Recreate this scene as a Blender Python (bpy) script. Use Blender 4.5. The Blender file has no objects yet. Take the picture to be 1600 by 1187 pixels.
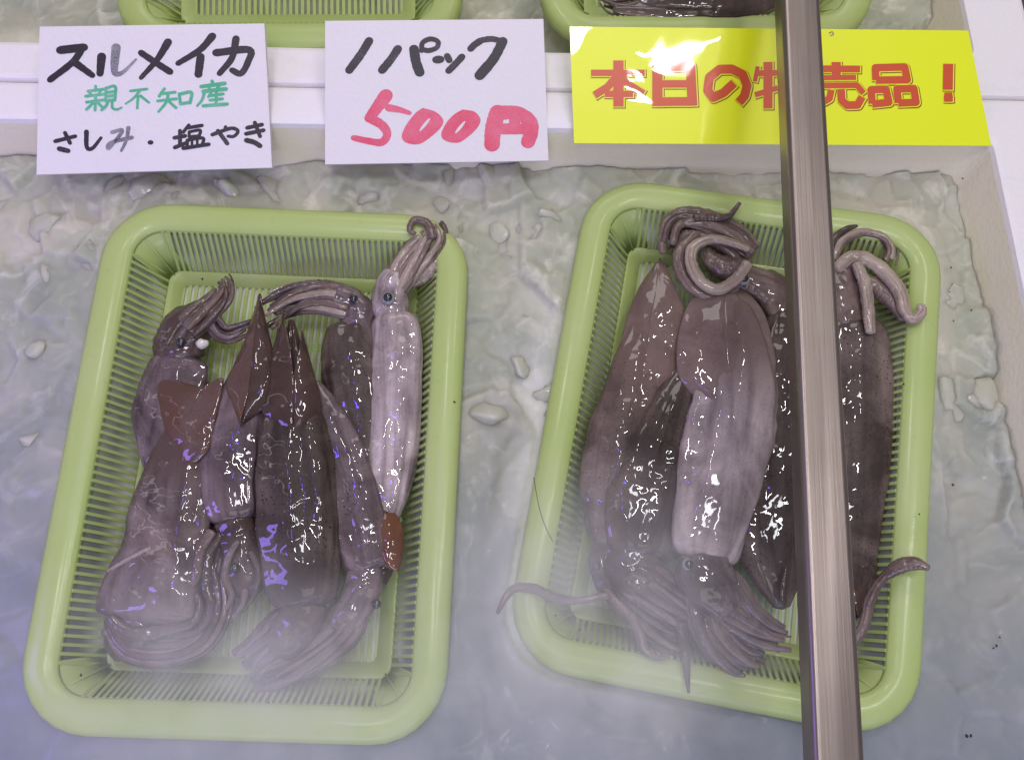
import bpy, bmesh, math, random
import numpy as np
from mathutils import Vector, Matrix, noise as mnoise

random.seed(7)
scene = bpy.context.scene
COL = scene.collection

# ------------------------------------------------------------------ camera
CAM_H, FPX, PITCH, ROLL = 0.53227, 1400.0, 0.3353, -0.1021
cr, sr = math.cos(ROLL), math.sin(ROLL)
AX_R = Vector((1, 0, 0)); AX_U = Vector((0, math.cos(PITCH), math.sin(PITCH)))
AX_F = Vector((0, math.sin(PITCH), -math.cos(PITCH)))
AX_X = cr * AX_R - sr * AX_U; AX_Y = sr * AX_R + cr * AX_U
CAM_C = Vector((0, 0, CAM_H))
cam_data = bpy.data.cameras.new('camera')
cam_data.sensor_width = 36.0; cam_data.lens = FPX / 1600.0 * 36.0
cam_data.clip_start = 0.02; cam_data.clip_end = 50
cam = bpy.data.objects.new('camera', cam_data); COL.objects.link(cam)
m3 = Matrix((AX_X, AX_Y, -AX_F)).transposed()
cam.matrix_world = Matrix.Translation(CAM_C) @ m3.to_4x4()
scene.camera = cam

# ------------------------------------------------------------------ world and light (indoor market hall)
world = bpy.data.worlds.new('World'); scene.world = world; world.use_nodes = True
bg = world.node_tree.nodes['Background']
bg.inputs[0].default_value = (0.95, 0.88, 0.90, 1); bg.inputs[1].default_value = 0.30
scene.view_settings.view_transform = 'Standard'; scene.view_settings.look = 'None'
scene.cycles.volume_bounces = 3
scene.view_settings.exposure = 0.0; scene.view_settings.gamma = 1.0

def area(name, loc, target, sx, sy, power, color, roll=0.0):
    l = bpy.data.lights.new(name, 'AREA'); l.shape = 'RECTANGLE'; l.size = sx; l.size_y = sy
    l.energy = power; l.color = color
    o = bpy.data.objects.new(name, l); COL.objects.link(o)
    d = (Vector(target) - Vector(loc)).normalized()
    o.rotation_euler = (d.to_track_quat('-Z', 'Y') @ Matrix.Rotation(roll, 3, 'Z').to_quaternion()).to_euler()
    o.location = loc
    return o
area('ceiling_panel_lamp', (0.15, -0.75, 1.9), (0, 0.15, 0), 1.1, 0.6, 4.5, (1.0, 0.94, 0.90))
area('ceiling_panel_lamp', (-0.1, 1.75, 1.7), (0, 0.35, 0), 1.2, 0.6, 8.0, (1.0, 0.95, 0.91))
for tx, ty, tl, tw in ((-0.20, 0.10, 0.20, 1.5), (-0.20, 0.56, 0.14, 1.2), (0.38, 0.26, 0.20, 1.4), (0.38, 0.76, 0.12, 1.0)):   # short tubes in two rows over the counter
    area('tube_lamp', (tx, ty, 1.25), (tx * 0.6, ty * 0.6, 0), 0.018, tl, tw, (1.0, 0.95, 0.94))
area('tube_lamp', (-1.25, 0.35, 0.95), (0.1, 0.2, 0.05), 0.03, 1.7, 0.5, (1.0, 0.96, 0.95))  # unseen tube added for edge highlights on the bar and rims
area('tube_lamp', (0.21, 0.24, 1.9), (0.1, 0.3, 0), 0.30, 0.13, 3.2, (0.95, 0.95, 1.0))  # unseen lamp added to put glare on the yellow sign
area('hall_tube_lamp', (0.05, -1.75, 1.05), (0.1, 0.3, 0.02), 1.3, 0.16, 6.0, (0.94, 0.95, 1.0))
area('violet_lamp', (-0.27, 0.30, 1.10), (-0.15, 0.1, 0), 0.03, 0.10, 0.40, (0.14, 0.08, 1.0))
area('violet_lamp', (-0.56, -0.06, 0.34), (-0.30, 0.02, 0), 0.06, 0.35, 1.0, (0.32, 0.20, 1.0))
area('blue_lamp', (0.25, -0.60, 0.60), (0.15, -0.02, 0), 0.8, 0.2, 2.0, (0.28, 0.38, 1.0))

# ------------------------------------------------------------------ helpers
def ray(px, py): return AX_X * (px - 800.0) + AX_Y * (593.5 - py) + AX_F * FPX
def P(px, py, z):
    d = ray(px, py); return CAM_C + d * ((z - CAM_H) / d.z)
def mpp(q): return (q - CAM_C).dot(AX_F) / FPX          # metres per photo pixel at a point

def mesh_obj(name, verts, faces, mat=None, parent=None, smooth=False, uvs=None):
    me = bpy.data.meshes.new(name)
    me.from_pydata([tuple(v) for v in verts], [], faces)
    if uvs is not None:
        uv = me.uv_layers.new(name='UVMap')
        for li, l in enumerate(me.loops): uv.data[li].uv = uvs[l.vertex_index]
    if smooth: me.polygons.foreach_set('use_smooth', [True] * len(me.polygons))
    me.update()
    return link(name, me, mat, parent)
def link(name, me, mat=None, parent=None):
    o = bpy.data.objects.new(name, me); COL.objects.link(o)
    if mat is not None and not me.materials: me.materials.append(mat)
    if parent is not None: o.parent = parent
    return o
def fix_normals(o):
    bm = bmesh.new(); bm.from_mesh(o.data); bmesh.ops.recalc_face_normals(bm, faces=bm.faces); bm.to_mesh(o.data); bm.free()
def tag(o, label, cat, group=None, kind=None):
    if label: o['label'] = label
    if cat: o['category'] = cat
    if group: o['group'] = group
    if kind: o['kind'] = kind
    return o
def empty(name, loc, label, cat, group=None):
    o = bpy.data.objects.new(name, None); COL.objects.link(o); o.location = loc; o.empty_display_size = 0.01
    return tag(o, label, cat, group)
def adopt(o, root):                       # keep world coordinates of a part built in place
    o.parent = root; o.matrix_parent_inverse = Matrix.Translation(root.location).inverted()
    return o

def crom(pts, n):
    """Catmull-Rom through rows of numbers, n samples."""
    p = np.asarray(pts, float)
    if len(p) == 2: p = np.vstack([p[0], (p[0] + p[1]) / 2, p[1]])
    e = np.vstack([2 * p[0] - p[1], p, 2 * p[-1] - p[-2]])
    out = []
    for t in np.linspace(0, len(p) - 1 - 1e-9, n):
        i = int(t); u = t - i
        a, b, c, d = e[i], e[i + 1], e[i + 2], e[i + 3]
        out.append(0.5 * (2 * b + (c - a) * u + (2 * a - 5 * b + 4 * c - d) * u * u + (3 * b - a - 3 * c + d) * u ** 3))
    return np.array(out)

# ------------------------------------------------------------------ materials
def new_mat(name):
    m = bpy.data.materials.new(name); m.use_nodes = True
    nt = m.node_tree; return m, nt, nt.nodes['Principled BSDF']
def nd(nt, typ, **kw):
    n = nt.nodes.new(typ)
    for k, v in kw.items(): setattr(n, k, v)
    return n
def noise_tex(nt, scale, detail=3, rough=0.5, coord='Object', dist=0.0, stretch=None):
    tc = nd(nt, 'ShaderNodeTexCoord'); n = nd(nt, 'ShaderNodeTexNoise')
    n.inputs['Scale'].default_value = scale; n.inputs['Detail'].default_value = detail
    n.inputs['Roughness'].default_value = rough; n.inputs['Distortion'].default_value = dist
    src = tc.outputs[coord]
    if stretch:
        mp = nd(nt, 'ShaderNodeMapping'); mp.inputs['Scale'].default_value = stretch
        nt.links.new(src, mp.inputs[0]); src = mp.outputs[0]
    nt.links.new(src, n.inputs['Vector']); return n
def ramp(nt, fac, stops):
    r = nd(nt, 'ShaderNodeValToRGB')
    while len(r.color_ramp.elements) < len(stops): r.color_ramp.elements.new(0.5)
    for e, (p, c) in zip(r.color_ramp.elements, stops):
        e.position = p; e.color = c if len(c) == 4 else (*c, 1)
    nt.links.new(fac, r.inputs[0]); return r
def mixc(nt, fac, a, b, blend='MIX'):
    m = nd(nt, 'ShaderNodeMix', data_type='RGBA', blend_type=blend)
    for k, v in ((0, fac), (6, a), (7, b)):
        if isinstance(v, (int, float)): m.inputs[k].default_value = v
        elif isinstance(v, tuple): m.inputs[k].default_value = v if len(v) == 4 else (*v, 1)
        else: nt.links.new(v, m.inputs[k])
    return m.outputs[2]
def bump(nt, h, strength, dist, normal=None):
    b = nd(nt, 'ShaderNodeBump'); b.inputs['Strength'].default_value = strength; b.inputs['Distance'].default_value = dist
    nt.links.new(h, b.inputs['Height'])
    if normal is not None: nt.links.new(normal, b.inputs['Normal'])
    return b.outputs[0]

def mat_squid(name, dark, pale, speck=0.6, dorsal=0.5, red=None, tail=None, t0=0.55, t1=0.82):
    m, nt, b = new_mat(name)
    n1 = noise_tex(nt, 24, 6, 0.62, dist=0.6); n2 = noise_tex(nt, 170, 4, 0.65)
    c = ramp(nt, n1.outputs[0], [(0.36, dark), (0.63, pale)]).outputs[0]
    uv0 = nd(nt, 'ShaderNodeUVMap'); mp0 = nd(nt, 'ShaderNodeMapping'); mp0.inputs['Scale'].default_value = (9.0, 1.6, 1.0); nt.links.new(uv0.outputs[0], mp0.inputs[0])
    st = nd(nt, 'ShaderNodeTexNoise'); st.inputs['Scale'].default_value = 1.6; st.inputs['Detail'].default_value = 4; st.inputs['Distortion'].default_value = 0.5; nt.links.new(mp0.outputs[0], st.inputs['Vector'])
    c = mixc(nt, 1.0, c, ramp(nt, st.outputs[0], [(0.34, (0.58, 0.55, 0.56)), (0.60, (1.08, 1.08, 1.08))]).outputs[0], 'MULTIPLY')
    if dorsal > 0:
        uvn = nd(nt, 'ShaderNodeUVMap'); sep = nd(nt, 'ShaderNodeSeparateXYZ'); nt.links.new(uvn.outputs[0], sep.inputs[0])
        r = ramp(nt, sep.outputs[0], [(0.10, (0, 0, 0)), (0.25, (1, 1, 1)), (0.40, (0, 0, 0))])
        mlt = nd(nt, 'ShaderNodeMath', operation='MULTIPLY'); nt.links.new(r.outputs[0], mlt.inputs[0]); mlt.inputs[1].default_value = dorsal
        c = mixc(nt, mlt.outputs[0], c, tuple(x * 0.62 for x in dark))
    if tail is not None:                                  # the skin turns browner towards the tail and fins
        uvn = nd(nt, 'ShaderNodeUVMap'); sep = nd(nt, 'ShaderNodeSeparateXYZ'); nt.links.new(uvn.outputs[0], sep.inputs[0])
        ad = nd(nt, 'ShaderNodeMath', operation='MULTIPLY_ADD'); nt.links.new(n1.outputs[0], ad.inputs[0]); ad.inputs[1].default_value = 0.35; nt.links.new(sep.outputs[1], ad.inputs[2])
        rt = ramp(nt, ad.outputs[0], [(t0 + 0.17, (0, 0, 0)), (min(1.0, t1 + 0.17), (1, 1, 1))])
        tc_ = mixc(nt, n2.outputs[0], tuple(x * 0.8 for x in tail), tuple(x * 1.2 for x in tail)); c = mixc(nt, rt.outputs[0], c, tc_)
    if red is not None:
        n4 = noise_tex(nt, 55, 3, 0.6)
        r4 = ramp(nt, n4.outputs[0], [(0.35, (0, 0, 0)), (0.6, (0.9, 0.9, 0.9))])
        c = mixc(nt, r4.outputs[0], c, red)
    # chromatophores: fine dark dots, thick in some places and thin in others
    tc = nd(nt, 'ShaderNodeTexCoord')
    for sc, lo, hi, am, a0, a1 in ((310, 0.15, 0.24, 0.95, 0.47, 0.60), (560, 0.18, 0.30, 0.85, 0.40, 0.58), (950, 0.22, 0.38, 0.5, 0.38, 0.6)):
        v = nd(nt, 'ShaderNodeTexVoronoi'); v.inputs['Scale'].default_value = sc; nt.links.new(tc.outputs['Object'], v.inputs['Vector'])
        d = ramp(nt, v.outputs['Distance'], [(lo, (1, 1, 1)), (hi, (0, 0, 0))])
        n3 = noise_tex(nt, 45 + sc * 0.05, 3, 0.7)
        k = ramp(nt, n3.outputs[0], [(a0, (0, 0, 0)), (a1, (1, 1, 1))])
        mm = nd(nt, 'ShaderNodeMath', operation='MULTIPLY'); nt.links.new(d.outputs[0], mm.inputs[0]); nt.links.new(k.outputs[0], mm.inputs[1])
        m2 = nd(nt, 'ShaderNodeMath', operation='MULTIPLY'); nt.links.new(mm.outputs[0], m2.inputs[0]); m2.inputs[1].default_value = am * min(1.0, speck)
        c = mixc(nt, m2.outputs[0], c, (0.012, 0.006, 0.006))
    nt.links.new(c, b.inputs['Base Color'])
    b.inputs['Roughness'].default_value = 0.45; b.inputs['Specular IOR Level'].default_value = 0.12
    b.inputs['Subsurface Weight'].default_value = 0.12; b.inputs['Subsurface Radius'].default_value = (1.0, 0.55, 0.45)
    b.inputs['Subsurface Scale'].default_value = 0.003
    b.inputs['Coat Weight'].default_value = 1.0; b.inputs['Coat Roughness'].default_value = 0.035; b.inputs['Coat IOR'].default_value = 1.45
    nt.links.new(bump(nt, n2.outputs[0], 0.25, 0.0010), b.inputs['Normal'])
    n5 = noise_tex(nt, 88, 1.0, 0.4, dist=0.3); n6 = noise_tex(nt, 300, 0.5, 0.3)
    bnn = nt.nodes.new('ShaderNodeBump'); bnn.inputs['Distance'].default_value = 0.0024; nt.links.new(n5.outputs[0], bnn.inputs['Height'])
    n7 = noise_tex(nt, 34, 2, 0.5); nt.links.new(ramp(nt, n7.outputs[0], [(0.38, (0.22, 0.22, 0.22)), (0.62, (0.80, 0.80, 0.80))]).outputs[0], bnn.inputs['Strength']); bn = bnn.outputs[0]
    nt.links.new(bump(nt, n6.outputs[0], 0.10, 0.0006, bn), b.inputs['Coat Normal'])
    return m

def mat_plastic(name, col):
    m, nt, b = new_mat(name)
    n = noise_tex(nt, 14, 3); n2 = noise_tex(nt, 120, 4, 0.7)
    c = mixc(nt, ramp(nt, n.outputs[0], [(0.35, (0, 0, 0)), (0.65, (1, 1, 1))]).outputs[0], col, tuple(x * k for x, k in zip(col, (1.08, 1.03, 1.25))))
    c = mixc(nt, ramp(nt, n2.outputs[0], [(0.62, (0, 0, 0)), (0.80, (0.22, 0.22, 0.22))]).outputs[0], c, (0.20, 0.24, 0.10))
    nt.links.new(c, b.inputs['Base Color'])
    b.inputs['Specular IOR Level'].default_value = 0.45
    b.inputs['Coat Weight'].default_value = 0.25; b.inputs['Coat Roughness'].default_value = 0.14
    n3 = noise_tex(nt, 90, 3); nt.links.new(bump(nt, n3.outputs[0], 0.12, 0.001), b.inputs['Normal'])
    nt.links.new(ramp(nt, n2.outputs[0], [(0.3, (0.25, 0.25, 0.25)), (0.7, (0.45, 0.45, 0.45))]).outputs[0], b.inputs['Roughness'])
    tr = nd(nt, 'ShaderNodeBsdfTranslucent'); nt.links.new(c, tr.inputs[0]); mx = nd(nt, 'ShaderNodeMixShader'); mx.inputs[0].default_value = 0.33
    out = nt.nodes['Material Output']; nt.links.new(b.outputs[0], mx.inputs[1]); nt.links.new(tr.outputs[0], mx.inputs[2]); nt.links.new(mx.outputs[0], out.inputs[0])
    return m

def mat_ice(name):
    m, nt, b = new_mat(name)
    n = noise_tex(nt, 13, 4, 0.55, dist=0.8); n2 = noise_tex(nt, 60, 3, 0.5); n3 = noise_tex(nt, 35, 4, 0.6, dist=1.0)
    c = ramp(nt, n.outputs[0], [(0.28, (0.345, 0.375, 0.285)), (0.50, (0.44, 0.45, 0.36)), (0.74, (0.55, 0.52, 0.43))]).outputs[0]
    c = mixc(nt, ramp(nt, n3.outputs[0], [(0.54, (0, 0, 0)), (0.66, (0.65, 0.65, 0.65))]).outputs[0], c, (0.68, 0.66, 0.57))
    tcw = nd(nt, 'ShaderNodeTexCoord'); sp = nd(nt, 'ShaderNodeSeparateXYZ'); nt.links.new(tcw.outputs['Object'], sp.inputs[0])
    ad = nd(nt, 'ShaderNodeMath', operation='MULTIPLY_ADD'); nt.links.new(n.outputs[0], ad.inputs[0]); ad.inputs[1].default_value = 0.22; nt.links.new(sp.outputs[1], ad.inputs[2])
    near_shade = ramp(nt, ad.outputs[0], [(0.10, (0.9, 0.9, 0.9)), (0.38, (0, 0, 0))])
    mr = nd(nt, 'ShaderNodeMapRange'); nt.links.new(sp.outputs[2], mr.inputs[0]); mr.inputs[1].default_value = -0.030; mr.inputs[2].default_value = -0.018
    ml = nd(nt, 'ShaderNodeMath', operation='MULTIPLY'); nt.links.new(near_shade.outputs[0], ml.inputs[0]); nt.links.new(mr.outputs[0], ml.inputs[1])
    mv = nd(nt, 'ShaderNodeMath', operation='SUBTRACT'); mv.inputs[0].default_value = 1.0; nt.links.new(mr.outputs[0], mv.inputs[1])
    c = mixc(nt, mv.outputs[0], c, (0.86, 0.86, 0.83))                 # ice below the trays whitened to stand in for light through the plastic
    c = mixc(nt, ml.outputs[0], c, (0.225, 0.245, 0.275))          # near end darkened: shade painted into the ice colour
    nt.links.new(c, b.inputs['Base Color'])
    nt.links.new(ramp(nt, n3.outputs[0], [(0.3, (0.40, 0.40, 0.40)), (0.7, (0.66, 0.66, 0.66))]).outputs[0], b.inputs['Roughness'])
    b.inputs['IOR'].default_value = 1.31
    b.inputs['Subsurface Weight'].default_value = 0.75; b.inputs['Subsurface Radius'].default_value = (0.9, 1.0, 1.0); b.inputs['Subsurface Scale'].default_value = 0.012
    b.inputs['Coat Weight'].default_value = 0.10; b.inputs['Coat Roughness'].default_value = 0.12
    nt.links.new(bump(nt, n2.outputs[0], 0.14, 0.002), b.inputs['Normal'])
    return m
def mat_ice_chunk(name):
    m, nt, b = new_mat(name)
    n = noise_tex(nt, 70, 4, 0.6)
    nt.links.new(ramp(nt, n.outputs[0], [(0.3, (0.42, 0.44, 0.35)), (0.7, (0.58, 0.56, 0.47))]).outputs[0], b.inputs['Base Color'])
    b.inputs['Roughness'].default_value = 0.16; b.inputs['IOR'].default_value = 1.31
    b.inputs['Transmission Weight'].default_value = 0.0; b.inputs['Coat Weight'].default_value = 0.5; b.inputs['Coat Roughness'].default_value = 0.08; b.inputs['Subsurface Weight'].default_value = 0.8; b.inputs['Subsurface Scale'].default_value = 0.010; b.inputs['Subsurface Radius'].default_value = (0.9, 1, 1)
    nt.links.new(bump(nt, n.outputs[0], 0.30, 0.002), b.inputs['Normal'])
    return m
def mat_foam(name, col, stain=None):
    m, nt, b = new_mat(name)
    tc = nd(nt, 'ShaderNodeTexCoord'); v = nd(nt, 'ShaderNodeTexVoronoi'); v.inputs['Scale'].default_value = 330
    nt.links.new(tc.outputs['Object'], v.inputs['Vector'])
    n = noise_tex(nt, 22, 5, 0.7)
    c = mixc(nt, ramp(nt, n.outputs[0], [(0.55, (0, 0, 0)), (0.78, (0.55, 0.55, 0.55))]).outputs[0], col, stain or tuple(x * 0.84 for x in col))
    nt.links.new(c, b.inputs['Base Color']); b.inputs['Roughness'].default_value = 0.6
    b.inputs['Subsurface Weight'].default_value = 0.15; b.inputs['Subsurface Scale'].default_value = 0.004
    nt.links.new(bump(nt, v.outputs['Distance'], 0.16, 0.0012), b.inputs['Normal'])
    return m
def mat_ink(name, col, fade, lo=0.60, hi=0.78):
    m, nt, b = new_mat(name)
    n = noise_tex(nt, 900, 3, 0.8); n2 = noise_tex(nt, 60, 2)
    k = mixc(nt, 0.45, n.outputs[0], n2.outputs[0])
    nt.links.new(mixc(nt, ramp(nt, k, [(lo - 0.05, (0, 0, 0)), (hi, (1, 1, 1))]).outputs[0], col, fade), b.inputs['Base Color'])
    b.inputs['Roughness'].default_value = 0.45
    return m
def mat_plain(name, col, rough=0.4, metal=0.0, coat=0.0, ripple=0.0):
    m, nt, b = new_mat(name)
    b.inputs['Base Color'].default_value = (*col, 1); b.inputs['Roughness'].default_value = rough
    b.inputs['Metallic'].default_value = metal; b.inputs['Coat Weight'].default_value = coat; b.inputs['Coat Roughness'].default_value = 0.04
    n = noise_tex(nt, 300, 3); nt.links.new(bump(nt, n.outputs[0], 0.05, 0.0005), b.inputs['Normal'])
    if ripple:
        n2 = noise_tex(nt, 30, 1.5, 0.4, dist=0.5); nt.links.new(bump(nt, n2.outputs[0], ripple, 0.004), b.inputs['Coat Normal'])
    return m
def mat_steel(name):
    m, nt, b = new_mat(name)
    n = noise_tex(nt, 900, 3, 0.6, stretch=(1, 0.012, 1)); n2 = noise_tex(nt, 18, 4, 0.6)
    c = mixc(nt, n2.outputs[0], (0.26, 0.215, 0.195), (0.34, 0.295, 0.275)); c = mixc(nt, 0.18, c, n.outputs[0], 'MULTIPLY')
    nt.links.new(c, b.inputs['Base Color']); b.inputs['Metallic'].default_value = 1.0
    nt.links.new(ramp(nt, n.outputs[0], [(0.2, (0.28, 0.28, 0.28)), (0.8, (0.42, 0.42, 0.42))]).outputs[0], b.inputs['Roughness'])
    b.inputs['Anisotropic'].default_value = 0.4
    nt.links.new(bump(nt, n.outputs[0], 0.10, 0.0004), b.inputs['Normal'])
    return m

M_PLASTIC = mat_plastic('green_plastic', (0.56, 0.69, 0.235))
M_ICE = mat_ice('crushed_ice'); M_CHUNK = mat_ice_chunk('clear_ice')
M_FOAM = mat_foam('white_foam', (0.82, 0.79, 0.82)); M_BEIGEFOAM = mat_foam('beige_foam', (0.82, 0.76, 0.61), (0.68, 0.63, 0.50))
M_CARD = mat_foam('card_foam', (0.77, 0.735, 0.755), (0.72, 0.68, 0.72))
M_BLACK = mat_ink('black_marker', (0.020, 0.014, 0.022), (0.16, 0.14, 0.18))
M_GREY = mat_ink('faded_black_marker', (0.10, 0.095, 0.115), (0.38, 0.36, 0.40), 0.42, 0.62)
M_GREEN = mat_ink('green_marker', (0.06, 0.42, 0.22), (0.26, 0.60, 0.42), 0.5, 0.75)
M_RED = mat_ink('red_marker', (0.70, 0.055, 0.13), (0.78, 0.20, 0.30), 0.45, 0.75)
M_YELLOW = mat_plain('yellow_laminated_paper', (0.82, 0.90, 0.005), 0.35, 0, 1.0, 0.24)
M_ORANGE = mat_plain('orange_print', (0.62, 0.075, 0.018), 0.35, 0, 1.0, 0.24)
M_DKRED = mat_plain('dark_red_print', (0.25, 0.02, 0.01), 0.35, 0, 1.0, 0.24)
M_STEEL = mat_steel('brushed_steel')
M_EYE = mat_plain('eye_black', (0.006, 0.006, 0.010), 0.06, 0, 1.0)
M_EYERING = mat_squid('eye_white', (0.24, 0.24, 0.27), (0.38, 0.38, 0.40), 0.2, 0)
M_BEAK = mat_plain('beak_cream', (0.62, 0.56, 0.50), 0.25, 0, 0.8)

SQ = {
 'dark':   mat_squid('squid_dark', (0.0453, 0.0297, 0.0256), (0.1468, 0.1066, 0.0909), 1.0, 0.65),
 'mid':    mat_squid('squid_mid', (0.0575, 0.0380, 0.0339), (0.2162, 0.1613, 0.1424), 0.9, 0.6),
 'pale':   mat_squid('squid_pale', (0.2402, 0.1924, 0.1915), (0.5252, 0.4380, 0.4311), 0.30, 0.0),
 'lav':    mat_squid('squid_lavender', (0.0871, 0.0599, 0.0636), (0.2523, 0.1887, 0.1945), 0.7, 0.25),
 'fin':    mat_squid('squid_fin', (0.0612, 0.0357, 0.0309), (0.1176, 0.0760, 0.0680), 0.35, 0.0, (0.1058, 0.0481, 0.0324)),
 'findk':  mat_squid('squid_fin_dark', (0.0367, 0.0188, 0.0161), (0.0708, 0.0393, 0.0320), 0.4, 0.0),
 'finpk':  mat_squid('squid_fin_pink', (0.1156, 0.0732, 0.0675), (0.1896, 0.1326, 0.1231), 0.3, 0.0),
 'mauve':  mat_squid('squid_mauve', (0.0666, 0.0439, 0.0419), (0.2174, 0.1646, 0.1550), 0.35, 0.0),
 'orange': mat_squid('squid_fin_orange', (0.0862, 0.0349, 0.0185), (0.1490, 0.0659, 0.0371), 0.5, 0.0, (0.1725, 0.0605, 0.0263)),
 'arm':    mat_squid('squid_arm', (0.1044, 0.0685, 0.0579), (0.2290, 0.1660, 0.1446), 0.35, 0.0),
 'armdk':  mat_squid('squid_arm_dark', (0.0531, 0.0320, 0.0297), (0.1236, 0.0839, 0.0754), 0.35, 0.0),
 'armlt':  mat_squid('squid_arm_light', (0.2428, 0.1851, 0.1542), (0.4303, 0.3506, 0.2892), 0.25, 0.0),
 'pale_t': mat_squid('squid_pale_pink_tail', (0.2196, 0.1759, 0.1752), (0.4800, 0.4006, 0.3943), 0.30, 0.0, None, (0.1527, 0.1029, 0.0953), 0.48, 0.72),
 'mauve_t': mat_squid('squid_mauve_red_tail', (0.0719, 0.0483, 0.0461), (0.2348, 0.1811, 0.1705), 0.35, 0.0, None, (0.0894, 0.0558, 0.0494), 0.50, 0.66),
 'lav_t':  mat_squid('squid_lavender_brown_tail', (0.0733, 0.0495, 0.0526), (0.2124, 0.1560, 0.1608), 0.6, 0.25, None, (0.0894, 0.0558, 0.0494), 0.46, 0.70),
 'dark_t': mat_squid('squid_dark_brown_tail', (0.0419, 0.0275, 0.0237), (0.1359, 0.0987, 0.0842), 1.0, 0.65, None, (0.0537, 0.0291, 0.0241), 0.52, 0.74),
 'mid_t':  mat_squid('squid_mid_tan_tail', (0.0523, 0.0339, 0.0303), (0.1965, 0.1440, 0.1271), 0.7, 0.3, None, (0.1450, 0.0969, 0.0812), 0.36, 0.60),
 'fintan': mat_squid('squid_fin_tan', (0.1176, 0.0775, 0.0657), (0.1764, 0.1201, 0.1004), 0.3, 0.0),
}

# ------------------------------------------------------------------ foam boxes
RIM_Z = 0.02
c0 = P(1549, 212, RIM_Z); a0 = P(0, 186, RIM_Z)
E1 = (c0 - a0).normalized(); E2 = Vector((E1.y, -E1.x, 0))      # E2 points to the near side
BACK = -E2
def foam_box(name, corner, width, length, depth, wall_b, wall_s, label, taper=0.006):
    """corner: inner back-right corner of the rim; the cavity runs -E1 (width) and E2 (length)."""
    def q(u, v, z): return corner - E1 * u + E2 * v + Vector((0, 0, z - RIM_Z))
    zt, zb, zo = RIM_Z, RIM_Z - depth, RIM_Z - depth - 0.02
    t = taper
    loops = []
    def loop(u0, u1, v0, v1, z, rad, n=6):
        pts = []
        for (cx, cy, a) in ((u0 + rad, v0 + rad, 180), (u1 - rad, v0 + rad, 270), (u1 - rad, v1 - rad, 0), (u0 + rad, v1 - rad, 90)):
            for k in range(n + 1):
                an = math.radians(a + 90 * k / n); pts.append(q(cx + rad * math.cos(an), cy + rad * math.sin(an), z))
        return pts
    r = 0.012
    L = [loop(-wall_s, width + wall_s, -wall_b, length + wall_b, zo, r), loop(-wall_s, width + wall_s, -wall_b, length + wall_b, zt - 0.004, r),
         loop(-wall_s + 0.0012, width + wall_s - 0.0012, -wall_b + 0.0012, length + wall_b - 0.0012, zt - 0.0010, r),
         loop(-wall_s + 0.004, width + wall_s - 0.004, -wall_b + 0.004, length + wall_b - 0.004, zt, r),
         loop(-0.004, width + 0.004, -0.004, length + 0.004, zt, r), loop(-0.001, width + 0.001, -0.001, length + 0.001, zt - 0.0012, r),
         loop(0, width, 0, length, zt - 0.005, r), loop(t * 2.2, width - t * 2.2, t * 2.2, length - t * 2.2, zb, r)]
    n = len(L[0]); verts = [p for l in L for p in l]; faces = []
    for i in range(len(L) - 1):
        for k in range(n):
            faces.append((i * n + k, i * n + (k + 1) % n, (i + 1) * n + (k + 1) % n, (i + 1) * n + k))
    nf_in = len(faces)
    faces.append(tuple((len(L) - 1) * n + k for k in range(n))); faces.append(tuple(reversed(range(n))))
    o = mesh_obj(name, verts, faces, M_FOAM); o.data.materials.append(M_BEIGEFOAM)  # second, beiger foam for the inner walls and floor
    fix_normals(o)
    for i, p in enumerate(o.data.polygons):
        if (len(L) - 2) * n <= i <= nf_in: p.material_index = 1
    return tag(o, label, 'foam box', 'white foam boxes')
foam_box('foam_box', c0, 0.78, 0.58, 0.075, 0.0305, 0.05, 'front white foam ice box that holds the two full squid trays')
c1 = P(1524, 90, RIM_Z); c1u = (c1 - c0).dot(-E1)
upper_near = (P(700, 76, RIM_Z) - c0).dot(E2)
c1 = c0 - E1 * c1u + E2 * (upper_near - 0.50)
foam_box('foam_box', c1, 0.80, 0.50, 0.075, (-0.0305 - upper_near) - 0.0016, 0.045, 'rear white foam box holding ice behind the signs')

V, Fc = [], []
def counter_box(V, Fc, c, h):
    b = len(V)
    for sx in (-1, 1):
        for sy in (-1, 1):
            for sz in (-1, 1): V.append((c[0] + sx * h[0], c[1] + sy * h[1], c[2] + sz * h[2]))
    for f in ((0, 1, 3, 2), (4, 6, 7, 5), (0, 4, 5, 1), (2, 3, 7, 6), (0, 2, 6, 4), (1, 5, 7, 3)): Fc.append(tuple(b + i for i in f))
counter_box(V, Fc, (-0.05, 0.35, RIM_Z - 0.075 - 0.02 - 0.032), (1.1, 1.0, 0.03))
o = mesh_obj('counter', V, Fc, M_STEEL); fix_normals(o); o.modifiers.new('edge', 'BEVEL').width = 0.004
tag(o, 'steel counter top under the foam boxes', None, None, 'structure')

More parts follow.
